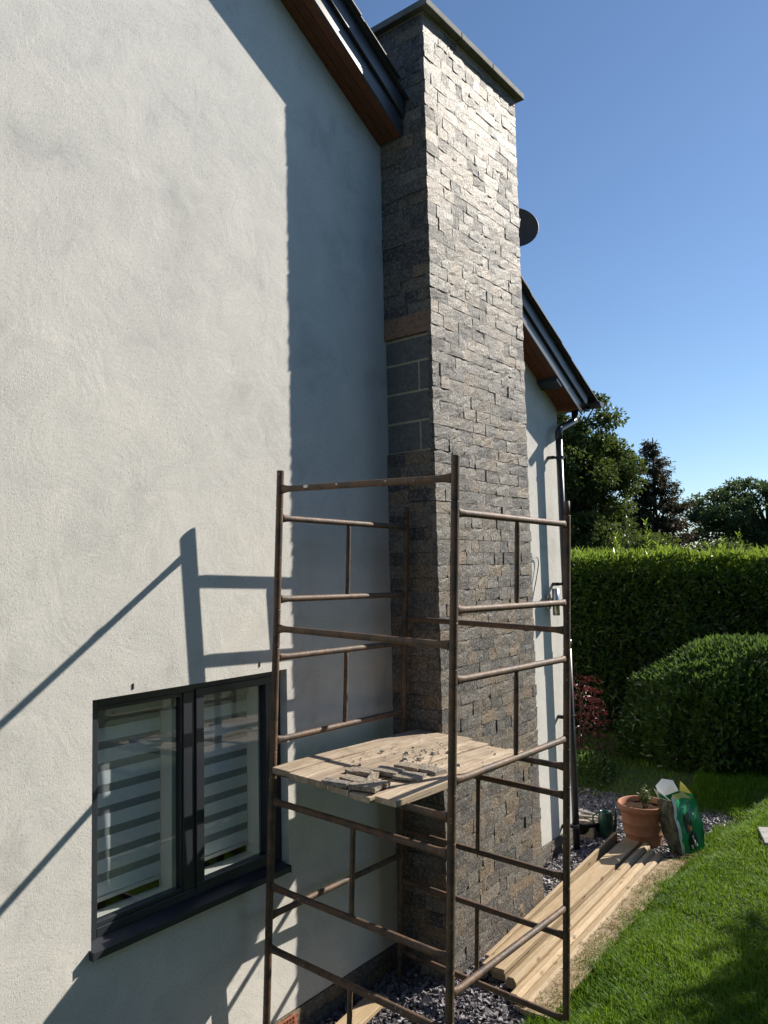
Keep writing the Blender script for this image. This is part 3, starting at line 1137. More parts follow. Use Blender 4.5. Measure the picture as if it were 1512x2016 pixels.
# ------------------------------------------------------------------ platform planks
TOPZ = -1.45
names = ["weathered platform plank lying closest to the white wall", "second platform plank out from the white wall",
         "third platform plank out from the white wall, mortar dust on it", "platform plank under the pile of stone offcuts",
         "second platform plank in from the outer scaffold rail", "outermost platform plank with ridged grain beside the scaffold rail"]
px = [0.060, 0.208, 0.366, 0.520, 0.673, 0.820]
pw = [0.140, 0.149, 0.147, 0.145, 0.140, 0.139]
ye = [(-0.066, 1.285), (-0.084, 1.292), (-0.094, 1.300), (-0.104, 1.262), (-0.114, 1.225), (-0.085, 1.240)]
for i in range(6):
    th = 0.038
    mb = MB()
    L = ye[i][1] - ye[i][0]
    ny = 9
    for k in range(ny):
        y = L * k / (ny - 1)
        wob = 0.002 * math.sin(k * 1.7 + i * 2)
        zz_ = 0.0025 * math.sin(k * 0.8 + i)
        e = 0.0 if 0 < k < ny - 1 else 0.003
        mb.v += [(e + wob, y, -th + e), (pw[i] - e + wob, y, -th + e), (pw[i] - e + wob, y, zz_ - e), (e + wob, y, zz_ - e)]
    for k in range(ny - 1):
        o = 4 * k
        for a, b in ((0, 1), (1, 2), (2, 3), (3, 0)):
            mb.f.append((o + b, o + a, o + a + 4, o + b + 4))
    mb.f += [(0, 1, 2, 3), (4 * ny - 1, 4 * ny - 2, 4 * ny - 3, 4 * ny - 4)]
    o = mb.build("scaffold_plank", M['plank'], None, False, 0.003)
    o.matrix_world = TR @ Matrix.Translation((px[i], ye[i][0], TOPZ + (0.0, -.003, .001, -.002, -.004, .0005)[i])) @ Matrix.Rotation(R(random.uniform(-.25, .25)), 4, 'Z')
    tag(o, names[i], "plank", "planks of the scaffold platform")

# stone offcuts on the platform
off = [
    (0.575, -0.100, 12, 0.15, 0.050, 0.030, "narrow grey stone strip at the open end of the platform pile"),
    (0.615, -0.010, 8, 0.13, 0.075, 0.034, "thick stone offcut tilted behind the narrow strip on the platform"),
    (0.725, -0.045, 14, 0.15, 0.085, 0.030, "pale edged stone offcut overlapping the plank seam on the platform"),
    (0.665, 0.085, -58, 0.21, 0.045, 0.030, "long dark stone bar lying across the middle of the pile"),
    (0.520, 0.160, 10, 0.15, 0.095, 0.026, "flat stone offcut on the wall side of the pile"),
    (0.635, 0.250, 12, 0.15, 0.11, 0.028, "square stone offcut in the centre of the pile"),
    (0.770, 0.270, 16, 0.15, 0.13, 0.020, "brownish stone slab offcut toward the scaffold rail"),
    (0.655, 0.420, 9, 0.15, 0.10, 0.022, "thin broken stone flake behind the square offcut"),
    (0.780, 0.440, -8, 0.17, 0.09, 0.024, "stone offcut resting nearest the chimney on the platform"),
    (0.745, 0.045, 20, 0.10, 0.06, 0.024, "small chipped stone block beside the long dark bar"),
]
for k, (x, y, a, L, Wd, th, lab) in enumerate(off):
    v, f = VARS[(k * 5 + 2) % 18]
    mb = MB()
    r_ = random.Random(40 + k)
    mb.v = [((p[0] - .5) * L, (p[1] - .5) * Wd, (max(p[2], 0.5) if p[2] > 0 else 0.0) * th) for p in v]
    mb.f = list(f)
    mb.f.append(tuple(range(len(v) - 12, len(v))))
    o = mb.build("stone_offcut", M['stone'])
    o.matrix_world = TR @ Matrix.Translation((x, y, TOPZ + 0.0035)) @ Matrix.Rotation(R(a), 4, 'Z') @ Matrix.Rotation(R(r_.uniform(-1.5, 1.5)), 4, 'X')
    c = random.choice([(0.34, 0.33, 0.33), (0.40, 0.37, 0.33), (0.30, 0.31, 0.33), (0.42, 0.37, 0.31)])
    o.color = (*c, 1)
    tag(o, lab, "stone", "stone offcuts on the platform")
# mortar crumbs
n = 250
mb = MB()
for k in range(n):
    x = random.gauss(0.50, 0.12) if k % 3 else random.uniform(0.2, 0.95)
    y = random.gauss(0.72, 0.14) if k % 3 else random.uniform(0.2, 1.2)
    if not (0.08 < x < 0.95 and 0.0 < y < 1.2):
        continue
    s = abs(random.gauss(0, 0.0032)) + 0.0012
    if k < 12:
        s = random.uniform(0.008, 0.020)
    a = random.uniform(0, 6.28)
    c_, s_ = math.cos(a), math.sin(a)
    pts = []
    for (u, w, d) in ((-1, -1, 0), (1, -.8, 0), (.9, 1, 0), (-.8, .9, 0), (-.6, -.5, .7), (.5, -.6, .8), (.6, .4, .6), (-.5, .6, .7)):
        u *= s * random.uniform(.7, 1.2)
        w *= s * random.uniform(.7, 1.2)
        p = TR @ Vector((x + u * c_ - w * s_, y + u * s_ + w * c_, TOPZ + 0.003 + d * s))
        pts.append(tuple(p))
    mb.hexa(pts)
tag(mb.build("mortar_crumbs", M['mortar_crumb']), "scattered mortar crumbs and stone dust on the platform planks", "debris", kind="stuff")


# ------------------------------------------------------------------ timber on the ground
def timber(name, y0, x0, y1, x1, w, h, z0, z1, label, mat, cat="timber", prof=None, roll=0):
    """length lies along local +y from the end nearest the camera"""
    a, b = Vector((x0, y0, z0)), Vector((x1, y1, z1))
    L = (b - a).length
    mb = MB()
    if prof is None:
        prof = [(-w / 2, 0), (w / 2, 0), (w / 2, h), (-w / 2, h)]
    n = len(prof)
    ny = 13
    for k in range(ny):
        y = L * k / (ny - 1)
        bow = 0.004 * math.sin(k / (ny - 1) * math.pi + w * 90)
        mb.v += [(p[0] + bow, y, p[1]) for p in prof]
    for k in range(ny - 1):
        for i in range(n):
            j = (i + 1) % n
            mb.f.append((k * n + j, k * n + i, (k + 1) * n + i, (k + 1) * n + j))
    mb.f += [tuple(range(n)), tuple(reversed(range((ny - 1) * n, ny * n)))]
    o = mb.build(name, mat, None, False, 0.003)
    d = (b - a).normalized()
    sx = d.cross(Vector((0, 0, 1))).normalized()
    up = sx.cross(d)
    o.matrix_world = Matrix(((sx.x, d.x, up.x, a.x), (sx.y, d.y, up.y, a.y), (sx.z, d.z, up.z, a.z), (0, 0, 0, 1))) @ Matrix.Rotation(R(roll), 4, 'Y')
    return tag(o, label, cat, "new timber lying on the slate chippings")


bev = lambda w, h: [(-w / 2, 0), (w / 2, 0), (w / 2, h * .62), (w * .27, h), (-w * .27, h), (-w / 2, h * .62)]
timber("timber_board", 4.75, 0.535, 7.62, 0.335, 0.030, 0.095, 0.02, 0.02, "thin pine board standing on edge closest to the house", M['timber'])
timber("timber_board", 4.62, 0.655, 7.62, 0.515, 0.165, 0.032, 0.095, 0.055, "wide flat pine board raised on top of the timber pile", M['timber'])
timber("timber_board", 4.66, 0.675, 7.58, 0.560, 0.10, 0.05, 0.03, 0.005, "low pine batten half hidden beneath the wide board", M['timber'])
timber("timber_post", 4.60, 0.800, 7.55, 0.665, 0.075, 0.072, 0.035, 0.025, "chamfered pine post just outside the wide board", M['timber'], prof=bev(0.075, 0.072))
timber("timber_post", 4.48, 0.885, 7.44, 0.755, 0.078, 0.062, 0.02, 0.02, "knotty chamfered pine post in the middle of the row", M['timber'], prof=bev(0.078, 0.062))
timber("timber_post", 4.42, 0.970, 7.40, 0.835, 0.078, 0.056, 0.02, 0.02, "outer chamfered pine post beside the dusty board", M['timber'], prof=bev(0.078, 0.056))
timber("timber_board", 4.40, 1.075, 7.36, 0.985, 0.19, 0.03, 0.03, 0.03, "dusty wide board strewn with dry grass along the lawn edge", M['oldtimber'])
timber("timber_board", 2.6, 0.34, 4.02, 0.17, 0.14, 0.03, 0.03, 0.03, "loose timber board on the chippings below the wall vent", M['timber'])

# ------------------------------------------------------------------ pot, plant, bag, watering can, tub
pot = tag(empty("flower_pot", (0.575, 7.74, 0.0)), "large terracotta flower pot standing on slate beside the green bag", "flower pot")
prof = [(0.0, 0.022), (0.128, 0.022), (0.132, 0.0), (0.140, 0.022), (0.153, 0.10), (0.160, 0.125), (0.164, 0.130), (0.160, 0.136), (0.171, 0.205), (0.176, 0.220), (0.180, 0.226), (0.176, 0.232),
        (0.186, 0.325), (0.190, 0.333), (0.206, 0.340), (0.211, 0.352), (0.211, 0.382), (0.206, 0.392), (0.196, 0.394), (0.188, 0.388), (0.182, 0.35), (0.170, 0.30)]
prof = [(r_ * 1.16, z_ * 1.06) for r_, z_ in prof]
MB().lathe(prof, 48).build("pot_body", M['terracotta'], pot, True)
mb = MB()
n = 24
mb.v = [(0, 0, 0.365)]
for r_ in (0.07, 0.14, 0.210):
    for k in range(n):
        t = 2 * math.pi * k / n
        mb.v.append((r_ * math.cos(t), r_ * math.sin(t), 0.365 + random.uniform(-0.01, 0.01)))
for k in range(n):
    k2 = (k + 1) % n
    mb.f.append((0, 1 + k, 1 + k2))
    for j in range(2):
        mb.f.append((1 + j * n + k, 1 + (j + 1) * n + k, 1 + (j + 1) * n + k2, 1 + j * n + k2))
mb.build("soil", M['soil'], pot, True)
plant = tag(empty("potted_plant", (0.60, 7.74, 0.365)), "small leafy shrub growing in the terracotta pot", "plant")
st = MB()
P, D = [], []
for s in range(9):
    a = s * 2.4
    h = random.uniform(0.10, 0.21)
    tip = Vector((math.cos(a) * random.uniform(.02, .075), math.sin(a) * random.uniform(.02, .075), h))
    root = Vector((math.cos(a) * .015, math.sin(a) * .015, -0.01))
    st.tube([root, root.lerp(tip, .5) + Vector((0, 0, .01)), tip], [.004, .003, .002], 5)
    for k in range(20):
        t = random.uniform(.3, 1)
        P.append(root.lerp(tip, t))
        b = random.uniform(0, 6.28)
        D.append((math.cos(b), math.sin(b), random.uniform(0, .9)))
st.build("stems", M['bark'], plant)
P, D = np.array([tuple(p) for p in P]), np.array(D)
n = len(P)
leaves("foliage", P, D, np.array([[0, 0, 1.0]]) + rng.normal(0, .4, (n, 3)), rng.uniform(.03, .05, n), rng.uniform(.014, .022, n), M['potplant'], rng.uniform(0, 1, n), plant)

# compost bag leaning on the pot
bup = Vector((-.16, -.08, 1)).normalized()
bx_ = Vector((math.cos(R(60)), math.sin(R(60)), 0))
bx_ = (bx_ - bup * bx_.dot(bup)).normalized()
by_ = bup.cross(bx_)
BM = Matrix(((bx_.x, by_.x, bup.x, 1.015), (bx_.y, by_.y, bup.y, 7.56), (bx_.z, by_.z, bup.z, 0.045), (0, 0, 0, 1)))
bag = tag(empty("compost_bag", matrix=BM), "open green and white compost bag leaning beside the pot", "bag")
bw, bd, bh = 0.255, 0.18, 0.50       # x = green front width, y = depth to the back, z = height


def bag_pt(u, w, t):
    """u across, w depth, t height 0..1, with a little bulge"""
    bul = 0.020 * math.sin(math.pi * t)
    x = u * bw + (u - .5) * 2 * bul
    y = w * bd + (w - .5) * 2 * bul * 1.3
    return (x, y, t * bh)


def bag_panel(name, fn, mat, nu=10, nt=18):
    mb = MB()
    for j in range(nt + 1):
        for i in range(nu + 1):
            mb.v.append(fn(i / nu, j / nt))
    for j in range(nt):
        for i in range(nu):
            a = j * (nu + 1) + i
            mb.f.append((a, a + 1, a + nu + 2, a + nu + 1))
    return mb.build(name, mat, bag, True)


def crumple(s, t, seed):
    return 0.011 * math.sin(6 * s + 7 * t + seed) * math.sin(4 * t + seed) + 0.007 * math.sin(17 * t - 11 * s + seed * 2) + 0.004 * math.sin(31 * t + 23 * s)


def front(u, t): p = bag_pt(u, 0, t); return (p[0], p[1] + crumple(u, t, 1), p[2])
def right(w, t): p = bag_pt(1, w, t); return (p[0] + crumple(w, t, 2), p[1], p[2])
def back(u, t): p = bag_pt(1 - u, 1, t); return (p[0], p[1] + crumple(u, t, 3), p[2])
def left(w, t): p = bag_pt(0, 1 - w, t); return (p[0] + crumple(w, t, 4), p[1], p[2])


bag_panel("front_panel", front, M['bag_green'])
bag_panel("side_panel", right, M['bag_green'])
bag_panel("back_panel", back, M['bag_green'])
bag_panel("picture_panel", left, M['bag_photo'])
bag_panel("base_panel", lambda u, w: (u * bw, w * bd, 0.0), M['bag_yellow'], 3, 3)
bag_panel("contents", lambda u, w: bag_pt(.03 + .94 * u, .03 + .94 * w, .86), M['soil'], 3, 3)


def flap(name, pts, mat):
    mb = MB()
    mb.v = pts
    mb.f = [tuple(range(len(pts)))]
    o = mb.build(name, mat, bag)
    md = o.modifiers.new("thick", 'SOLIDIFY')
    md.thickness = 0.0025
    return o


Z1 = bh
flap("front_flap", [(0.0, -.004, Z1), (bw * .5, -.006, Z1), (bw * .85, -.02, Z1 - .03), (bw * .6, .0, Z1 + .045), (bw * .12, .005, Z1 + .05)], M['bag_yellow'])
flap("side_flap", [(bw, 0, Z1), (bw, bd * .9, Z1), (bw + .005, bd * .7, Z1 + .10), (bw - .02, bd * .15, Z1 + .06)], M['bag_yellow'])
flap("back_flap", [(bw, bd, Z1), (bw * .1, bd, Z1), (bw * .15, bd + .05, Z1 + .10), (bw * .55, bd + .06, Z1 + .14), (bw * .95, bd + .03, Z1 + .10)], M['bag_white'])
flap("picture_flap", [(0, bd, Z1), (0, 0, Z1), (-.05, .01, Z1 + .05), (-.07, .07, Z1 + .10), (-.03, bd, Z1 + .10)], M['bag_white'])
flap("green_patch", [(bw * .85, bd + .010, Z1 + .025), (bw * .28, bd + .012, Z1 + .025), (bw * .34, bd + .034, Z1 + .075), (bw * .60, bd + .040, Z1 + .095), (bw * .85, bd + .025, Z1 + .075)], M['bag_green'])
flap("green_patch", [(-.012, bd * .85, Z1 + .012), (-.012, bd * .2, Z1 + .012), (-.045, bd * .25, Z1 + .045), (-.050, bd * .6, Z1 + .075)], M['bag_green'])


def decal(name, u0, u1, t0, t1, mat, d=0.004):
    mb = MB()
    for j in range(5):
        for i in range(4):
            p = front(u0 + (u1 - u0) * i / 3, t0 + (t1 - t0) * j / 4)
            mb.v.append((p[0], p[1] - d, p[2]))
    for j in range(4):
        for i in range(3):
            a = j * 4 + i
            mb.f.append((a, a + 1, a + 5, a + 4))
    return mb.build(name, mat, bag, True)


bag_panel("edge_seam", lambda s, t: (bag_pt(0, 0, t)[0] - .012 + .034 * s, bag_pt(0, 0, t)[1] - 0.006 + crumple(0, t, 1), t * bh + (.04 * (t > .95))), M['bag_white'], 2, 10)
decal("dark_label", .30, .66, .05, .36, M['bag_black'])
decal("picture_label", .28, .56, .38, .72, M['bag_black'], .003)
decal("plant_print", .36, .54, .39, .52, M['bag_orange'], .005)
decal("lettering", .50, .56, .08, .30, M['bag_white'], .006)
decal("lettering", .36, .43, .07, .14, M['bag_white'], .006)
decal("lettering", .60, .635, .07, .14, M['bag_white'], .006)
for k in range(4):
    decal("lettering", .74 + .05 * k, .752 + .05 * k, .10, .30 - .02 * k, M['cassette'], .004)
for a, b, c, d in ((.62, .64, .66, .715), (.70, .72, .66, .715), (.62, .72, .705, .715), (.62, .72, .66, .670), (.62, .66, .745, .76), (.62, .66, .77, .785)):
    decal("emblem", a, b, c, d, M['cassette'], .005)

can = tag(empty("watering_can", (0.20, 7.70, 0.0)), "dark green watering can between the tub and the pot", "watering can")
prof = [(0.0, 0.004), (0.068, 0.004), (0.075, 0.012), (0.076, 0.20), (0.072, 0.235), (0.060, 0.262), (0.058, 0.275), (0.050, 0.275), (0.050, 0.25), (0.0, 0.24)]
MB().lathe(prof, 28).build("can_body", M['green_plastic'], can, True)
MB().tube([(0.055, 0.03, 0.03), (0.085, 0.045, 0.14), (0.09, 0.048, 0.25), (0.085, 0.045, 0.32)], [.022, .016, .012, .010], 10).build("spout", M['green_plastic'], can, True)
MB().tube([(-0.07, -0.03, 0.07), (-0.115, -0.045, 0.12), (-0.115, -0.045, 0.22), (-0.06, -0.025, 0.262), (0, 0, 0.275), (0.05, 0.02, 0.272)], 0.009, 8).build("handle", M['green_plastic'], can, True)

tub = tag(empty("mixing_tub", (-0.02, 7.75, 0.0)), "black plastic tub filled with stone offcuts by the downpipe", "tub")
mb = MB()
n = 28


def oval(rx, ry, z):
    return [(rx * abs(math.cos(t)) ** .7 * math.copysign(1, math.cos(t)), ry * abs(math.sin(t)) ** .7 * math.copysign(1, math.sin(t)), z) for t in np.linspace(0, 2 * math.pi, n, endpoint=False)]


rings = [oval(.13, .17, 0.003), oval(.165, .215, .15), oval(.18, .23, .152), oval(.18, .23, .165), oval(.16, .21, .165), oval(.125, .165, .015)]
for r_ in rings:
    mb.v += r_
for i in range(len(rings) - 1):
    for k in range(n):
        k2 = (k + 1) % n
        mb.f.append((i * n + k, i * n + k2, (i + 1) * n + k2, (i + 1) * n + k))
mb.f += [tuple(reversed(range(n))), tuple(range((len(rings) - 1) * n, len(rings) * n))]
mb.build("tub_body", M['black_plastic'], tub, True)
tub_labs = ["long stone strip slanting across the top of the tub", "stone strip lying across the rear rim of the tub", "stone block at the tub side next to the watering can",
            "broad stone chip in the middle of the tub", "small stone chip at the house side of the tub", "stone chip under the slanting strips in the tub", "stone strip at the camera side of the tub"]
spots = [(0.0, -0.02, .165, 20, 0.24, .04), (-.03, 0.10, .17, 5, .24, .045), (.09, -.03, .15, 70, .12, .06), (.02, .03, .145, 40, .13, .08), (-.09, -.04, .145, -30, .10, .06), (0.05, .10, .135, -60, .12, .07), (-.02, -.12, .145, 12, .20, .05)]
for k, (x, y, z_, a, L, Wd) in enumerate(spots):
    v, f = VARS[(k * 3 + 1) % 18]
    mb = MB()
    mb.v = [((p[0] - .5) * L, (p[1] - .5) * Wd, (max(p[2], .5) if p[2] > 0 else 0) * .028) for p in v]
    mb.f = list(f) + [tuple(range(len(v) - 12, len(v)))]
    o = mb.build("stone_offcut", M['stone'])
    o.location = (-0.02 + x, 7.75 + y, z_)
    o.rotation_euler = (R(random.uniform(-8, 8)), R(random.uniform(-8, 8)), R(a))
    o.color = (*random.choice([(0.4, 0.38, 0.36), (0.46, 0.41, 0.38), (.34, .34, .36)]), 1)
    tag(o, tub_labs[k], "stone", "stone offcuts in the tub")
mb = MB().box((-.14, -.18, .02), (.14, .18, .125))
mb.build("rubble_fill", M['mortar_crumb'], tub, False)
slab = MB().box((-.28, -.22, -0.02), (.28, .22, 0.035)).build("stepping_slab", M['slab'], None, False, 0.006)
slab.location = (1.90, 7.92, float(ground_z(1.9, 7.92)) + 0.02)
slab.rotation_euler = (0, R(-3), R(20))
tag(slab, "grey stepping slab set in the lawn at the picture edge", "slab")


# ------------------------------------------------------------------ vegetation
def cam_point(depth, lat, z):
    """a place on level ground: metres ahead of and to the side of the camera"""
    f = Vector((FWD.x, FWD.y, 0)).normalized()
    r = Vector((RIGHT.x, RIGHT.y, 0)).normalized()
    p = Vector((CAM.x, CAM.y, 0)) + f * depth + r * lat
    return Vector((p.x, p.y, z))


def build_grass():
    n = 260000
    # denser towards the camera
    Y = 2.0 + 8.5 * rng.beta(1.1, 1.5, n)
    X = rng.uniform(0.95, 4.6, n) - 0.12 * np.clip(Y - 6, 0, 9)
    e = edge_x(Y)
    edge = np.where(Y < 4.5, e - 0.06 * (4.5 - Y), e)
    d = X - edge + 0.05 * lumpy(np.stack([X, Y, X * 0], 1), 5.0, 12) - rng.normal(0, 0.045, n)
    extra = (Y > 9.0)
    keep = (d > 0.02) | extra
    keep &= ~((np.abs(X - 1.9) < .25) & (np.abs(Y - 7.92) < .2))
    X, Y, d = X[keep], Y[keep], d[keep]
    n1 = 26000
    X = np.concatenate([X, rng.uniform(-4.0, 3.0, n1)])
    Y = np.concatenate([Y, rng.uniform(8.9, 12.6, n1)])
    d = np.concatenate([d, np.ones(n1)])
    n = len(X)
    P = np.stack([X, Y, ground_z(X, Y) - 0.004], 1)
    pat = lumpy(P * np.array([1, 1, 0]), 1.6, 5)
    clump = lumpy(P * np.array([1, 1, 0]), 6.0, 8)
    long_edge = np.exp(-np.clip(d, 0, 3) / 0.25)
    h = (0.044 + 0.020 * pat + 0.018 * clump + 0.034 * long_edge) * rng.uniform(0.55, 1.45, n)
    h = np.clip(h, 0.014, 0.12)
    w = rng.uniform(0.0015, 0.0035, n) * (1 + 0.10 * np.clip(Y - 5, 0, 6))
    a = rng.uniform(0, 2 * np.pi, n)
    lean = rng.uniform(0.15, 0.95, n)
    dirx, diry = np.cos(a) * lean, np.sin(a) * lean
    side = np.stack([-np.sin(a), np.cos(a), np.zeros(n)], 1)
    mid = P + np.stack([dirx * h * .35, diry * h * .35, h * .62], 1)
    tip = P + np.stack([dirx * h * 1.05, diry * h * 1.05, h * (1.0 - 0.25 * lean)], 1)
    W_ = w[:, None]
    V = np.stack([P - side * W_, P + side * W_, mid - side * W_ * .8, mid + side * W_ * .8, tip], 1).reshape(-1, 3)
    i = np.arange(n)[:, None] * 5
    F = np.concatenate([i + np.array([[0, 1, 3]]), i + np.array([[0, 3, 2]]), i + np.array([[2, 3, 4]])], 0)
    t = np.clip(0.38 + 0.34 * pat + 0.28 * lumpy(P * np.array([1, 1, 0]), .7, 15) + rng.normal(0, .20, n), 0, 1)
    tag(big_mesh("grass", V, F, M['grass'], np.tile(t, 3)), "lush green lawn grass rising from the slate edge", "grass", kind="stuff")
    # ragged tufts hanging over the edge of the turf
    k = 420
    ty = rng.uniform(3.4, 8.6, k)
    tx = edge_x(ty) + rng.normal(0.01, 0.06, k)
    idx = np.repeat(np.arange(k), 26)
    m = len(idx)
    P = np.stack([tx[idx] + rng.normal(0, .018, m), ty[idx] + rng.normal(0, .018, m), np.zeros(m)], 1)
    P[:, 2] = ground_z(P[:, 0], P[:, 1])
    a = rng.uniform(0, 6.28, m)
    D = np.stack([np.cos(a) * .55 - .25, np.sin(a) * .55, rng.uniform(.5, 1.0, m)], 1)
    tf = leaves("edge_grass", P, D, rand_dirs(m), rng.uniform(.04, .11, m), rng.uniform(.003, .0055, m), M['grass'], np.clip(rng.normal(.45, .25, m), 0, 1))
    tag(tf, "long ragged grass tufts leaning over the lawn edge", "grass", kind="stuff")
    # dry stems along the edge and over the dusty board
    n = 2600
    Y = rng.uniform(3.6, 7.6, n)
    X = edge_x(Y) + rng.normal(-0.02, 0.07, n)
    on = X < edge_x(Y)
    P = np.stack([X, Y, np.where(on & (Y > 4.4), 0.062, ground_z(X, Y) + 0.012)], 1)
    a = rng.uniform(0, 6.28, n)
    D = np.stack([np.cos(a), np.sin(a), rng.uniform(-.02, .35, n)], 1)
    n2 = 2600
    Y2 = rng.uniform(3.0, 8.8, n2)
    X2 = rng.uniform(1.15, 3.4, n2)
    P2 = np.stack([X2, Y2, ground_z(X2, Y2) + 0.022], 1)
    keep2 = lumpy(P2 * np.array([1, 1, 0]), 1.3, 19) > 0.05
    P = np.concatenate([P, P2[keep2]])
    n = len(P)
    a = rng.uniform(0, 6.28, n)
    D = np.stack([np.cos(a), np.sin(a), rng.uniform(-.02, .35, n)], 1)
    leaves("dry_grass", P, D, np.array([[0, 0, 1.0]]) + rng.normal(0, .3, (n, 3)), rng.uniform(.02, .08, n), rng.uniform(.0015, .003, n), M['straw'], rng.uniform(0, 1, n))
    tag(bpy.data.objects["dry_grass"], "dry straw coloured clippings along the lawn edge", "dry grass", kind="stuff")


build_grass()


def build_hedge():
    base = cam_point(12.9, 4.6, 0.2)
    hd = tag(empty("laurel_hedge", base), "tall clipped laurel hedge with a sunlit top across the garden", "hedge")
    f = Vector((FWD.x, FWD.y, 0)).normalized()
    r = Vector((RIGHT.x, RIGHT.y, 0)).normalized()
    fa, ra = np.array(f), np.array(r)
    Ll, T, Hh = 5.6, 0.85, 2.66      # half length, half thickness, height
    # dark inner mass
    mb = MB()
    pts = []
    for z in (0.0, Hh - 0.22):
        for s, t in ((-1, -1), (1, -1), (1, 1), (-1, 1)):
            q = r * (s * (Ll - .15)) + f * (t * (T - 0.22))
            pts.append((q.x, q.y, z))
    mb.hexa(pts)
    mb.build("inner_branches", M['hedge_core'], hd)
    n1, n2 = 38000, 30000
    s = rng.uniform(-Ll, Ll, n1)
    z = Hh * rng.beta(1.5, 1.0, n1)
    q = np.stack([s, np.zeros(n1), z], 1)
    depth = -T + 0.10 * lumpy(q, 2.0, 3) + np.abs(rng.normal(0, .10, n1)) - 0.05 + 0.10 * smooth((z - Hh + .5) / .5)
    P1 = s[:, None] * ra + depth[:, None] * fa
    P1[:, 2] = z
    D1 = -fa * 0.55 + rng.normal(0, .55, (n1, 3)) + np.array([0, 0, 0.15])
    N1 = -fa * 0.6 + np.array([0, 0, 0.75]) + rng.normal(0, .45, (n1, 3))
    s = rng.uniform(-Ll, Ll, n2)
    t = rng.uniform(-T, T, n2)
    q = np.stack([s, t, np.zeros(n2)], 1)
    zt = Hh + 0.13 * lumpy(q, 2.4, 4) - np.abs(rng.normal(0, .10, n2)) + 0.05
    P2 = s[:, None] * ra + t[:, None] * fa
    P2[:, 2] = zt
    D2 = np.array([0, 0, 0.75]) + rng.normal(0, .6, (n2, 3))
    N2 = np.array([0, 0, 0.5]) + rng.normal(0, .7, (n2, 3))
    n = n1 + n2
    tint = np.concatenate([np.clip(rng.normal(.35, .2, n1) + .35 * smooth((P1[:, 2] - Hh + .4) / .4), 0, 1), np.clip(rng.normal(.7, .2, n2), 0, 1)])  # leaves lighter towards the top, sunlight put into their tint
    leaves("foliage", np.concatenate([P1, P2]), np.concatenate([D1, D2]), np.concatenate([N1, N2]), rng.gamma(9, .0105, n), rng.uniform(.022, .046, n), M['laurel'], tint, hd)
    # upright new shoots
    for k in range(34):
        s = random.uniform(-3.2, 4.6)
        t = random.uniform(-.3, .7)
        h = random.choice([.10, .14, .18, .22, .3, .42]) * random.uniform(.7, 1.1)
        if k == 0: s, t, h = -0.22, -.1, 0.62
        if k == 1: s, t, h = -0.72, -.1, 0.40
        b = r * s + f * t + Vector((0, 0, Hh - .03))
        tip = b + Vector((random.uniform(-.04, .04), random.uniform(-.04, .04), h + .05))
        st = MB().tube([b, tip], [.006, .003], 5)
        P, D = [], []
        m = int(6 + h * 34)
        for j in range(m):
            u = .2 + .8 * j / m
            P.append(tuple(b.lerp(tip, u)))
            a = j * 2.4
            D.append((math.cos(a), math.sin(a), .7 + .8 * u))
        sh = st.build("shoot", M['laurel'], hd)
        P, D = np.array(P), np.array(D)
        leaves("leaf_whorl", P, D, np.array([[0, 0, .6]]) + rng.normal(0, .4, (m, 3)), rng.uniform(.07, .13, m), rng.uniform(.025, .04, m), M['laurel'], rng.uniform(.5, 1, m), sh)


build_hedge()


def dome_bush(name, label, cat, centre, rx, ry, h, n, mat, lsize, core=True, group=None, seed=1, axis=None, down=0.0):
    b = tag(empty(name, centre), label, cat, group)
    D = rand_dirs(n)
    D[:, 2] = np.abs(D[:, 2])
    shell = 1 + 0.07 * lumpy(D * 2.0, 2.2, seed) - np.abs(rng.normal(0, .05, n))
    pw = 0.72
    P = np.sign(D) * np.abs(D) ** pw
    P = P / np.linalg.norm(np.abs(P) ** 1.25, axis=1, keepdims=True) ** .8 * shell[:, None]
    P = P * np.array([rx, ry, h])
    if axis is not None:
        c_, s_ = math.cos(axis), math.sin(axis)
        P = P @ np.array([[c_, s_, 0], [-s_, c_, 0], [0, 0, 1]])
        D = D @ np.array([[c_, s_, 0], [-s_, c_, 0], [0, 0, 1]])
    P[:, 2] = np.maximum(P[:, 2], 0.03)
    out = D * .9 + np.array([0, 0, .45]) + rng.normal(0, .5, (n, 3))
    N = D * .5 + np.array([0, 0, .7]) + rng.normal(0, .45, (n, 3))
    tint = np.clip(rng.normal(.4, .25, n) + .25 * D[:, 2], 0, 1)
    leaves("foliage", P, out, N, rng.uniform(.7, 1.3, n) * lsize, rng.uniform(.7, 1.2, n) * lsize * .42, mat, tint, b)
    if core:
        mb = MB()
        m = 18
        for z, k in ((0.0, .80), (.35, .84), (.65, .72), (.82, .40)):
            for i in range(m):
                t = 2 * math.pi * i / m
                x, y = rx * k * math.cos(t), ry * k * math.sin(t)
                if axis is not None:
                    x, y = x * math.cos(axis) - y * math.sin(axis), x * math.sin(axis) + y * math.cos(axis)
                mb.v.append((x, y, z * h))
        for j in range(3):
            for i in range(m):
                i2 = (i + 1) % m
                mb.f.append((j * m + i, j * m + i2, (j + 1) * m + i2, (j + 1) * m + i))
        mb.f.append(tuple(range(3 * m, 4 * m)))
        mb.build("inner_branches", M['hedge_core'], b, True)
    return b


yaw = math.atan2(RIGHT.y, RIGHT.x)
c = cam_point(10.55, 5.35, 0.2)
dome_bush("evergreen_bush", "big rounded evergreen bush with glossy leaves in front of the hedge", "bush", c, 2.15, 1.25, 1.50, 30000, M['bush'], .10, True, None, 3, yaw)

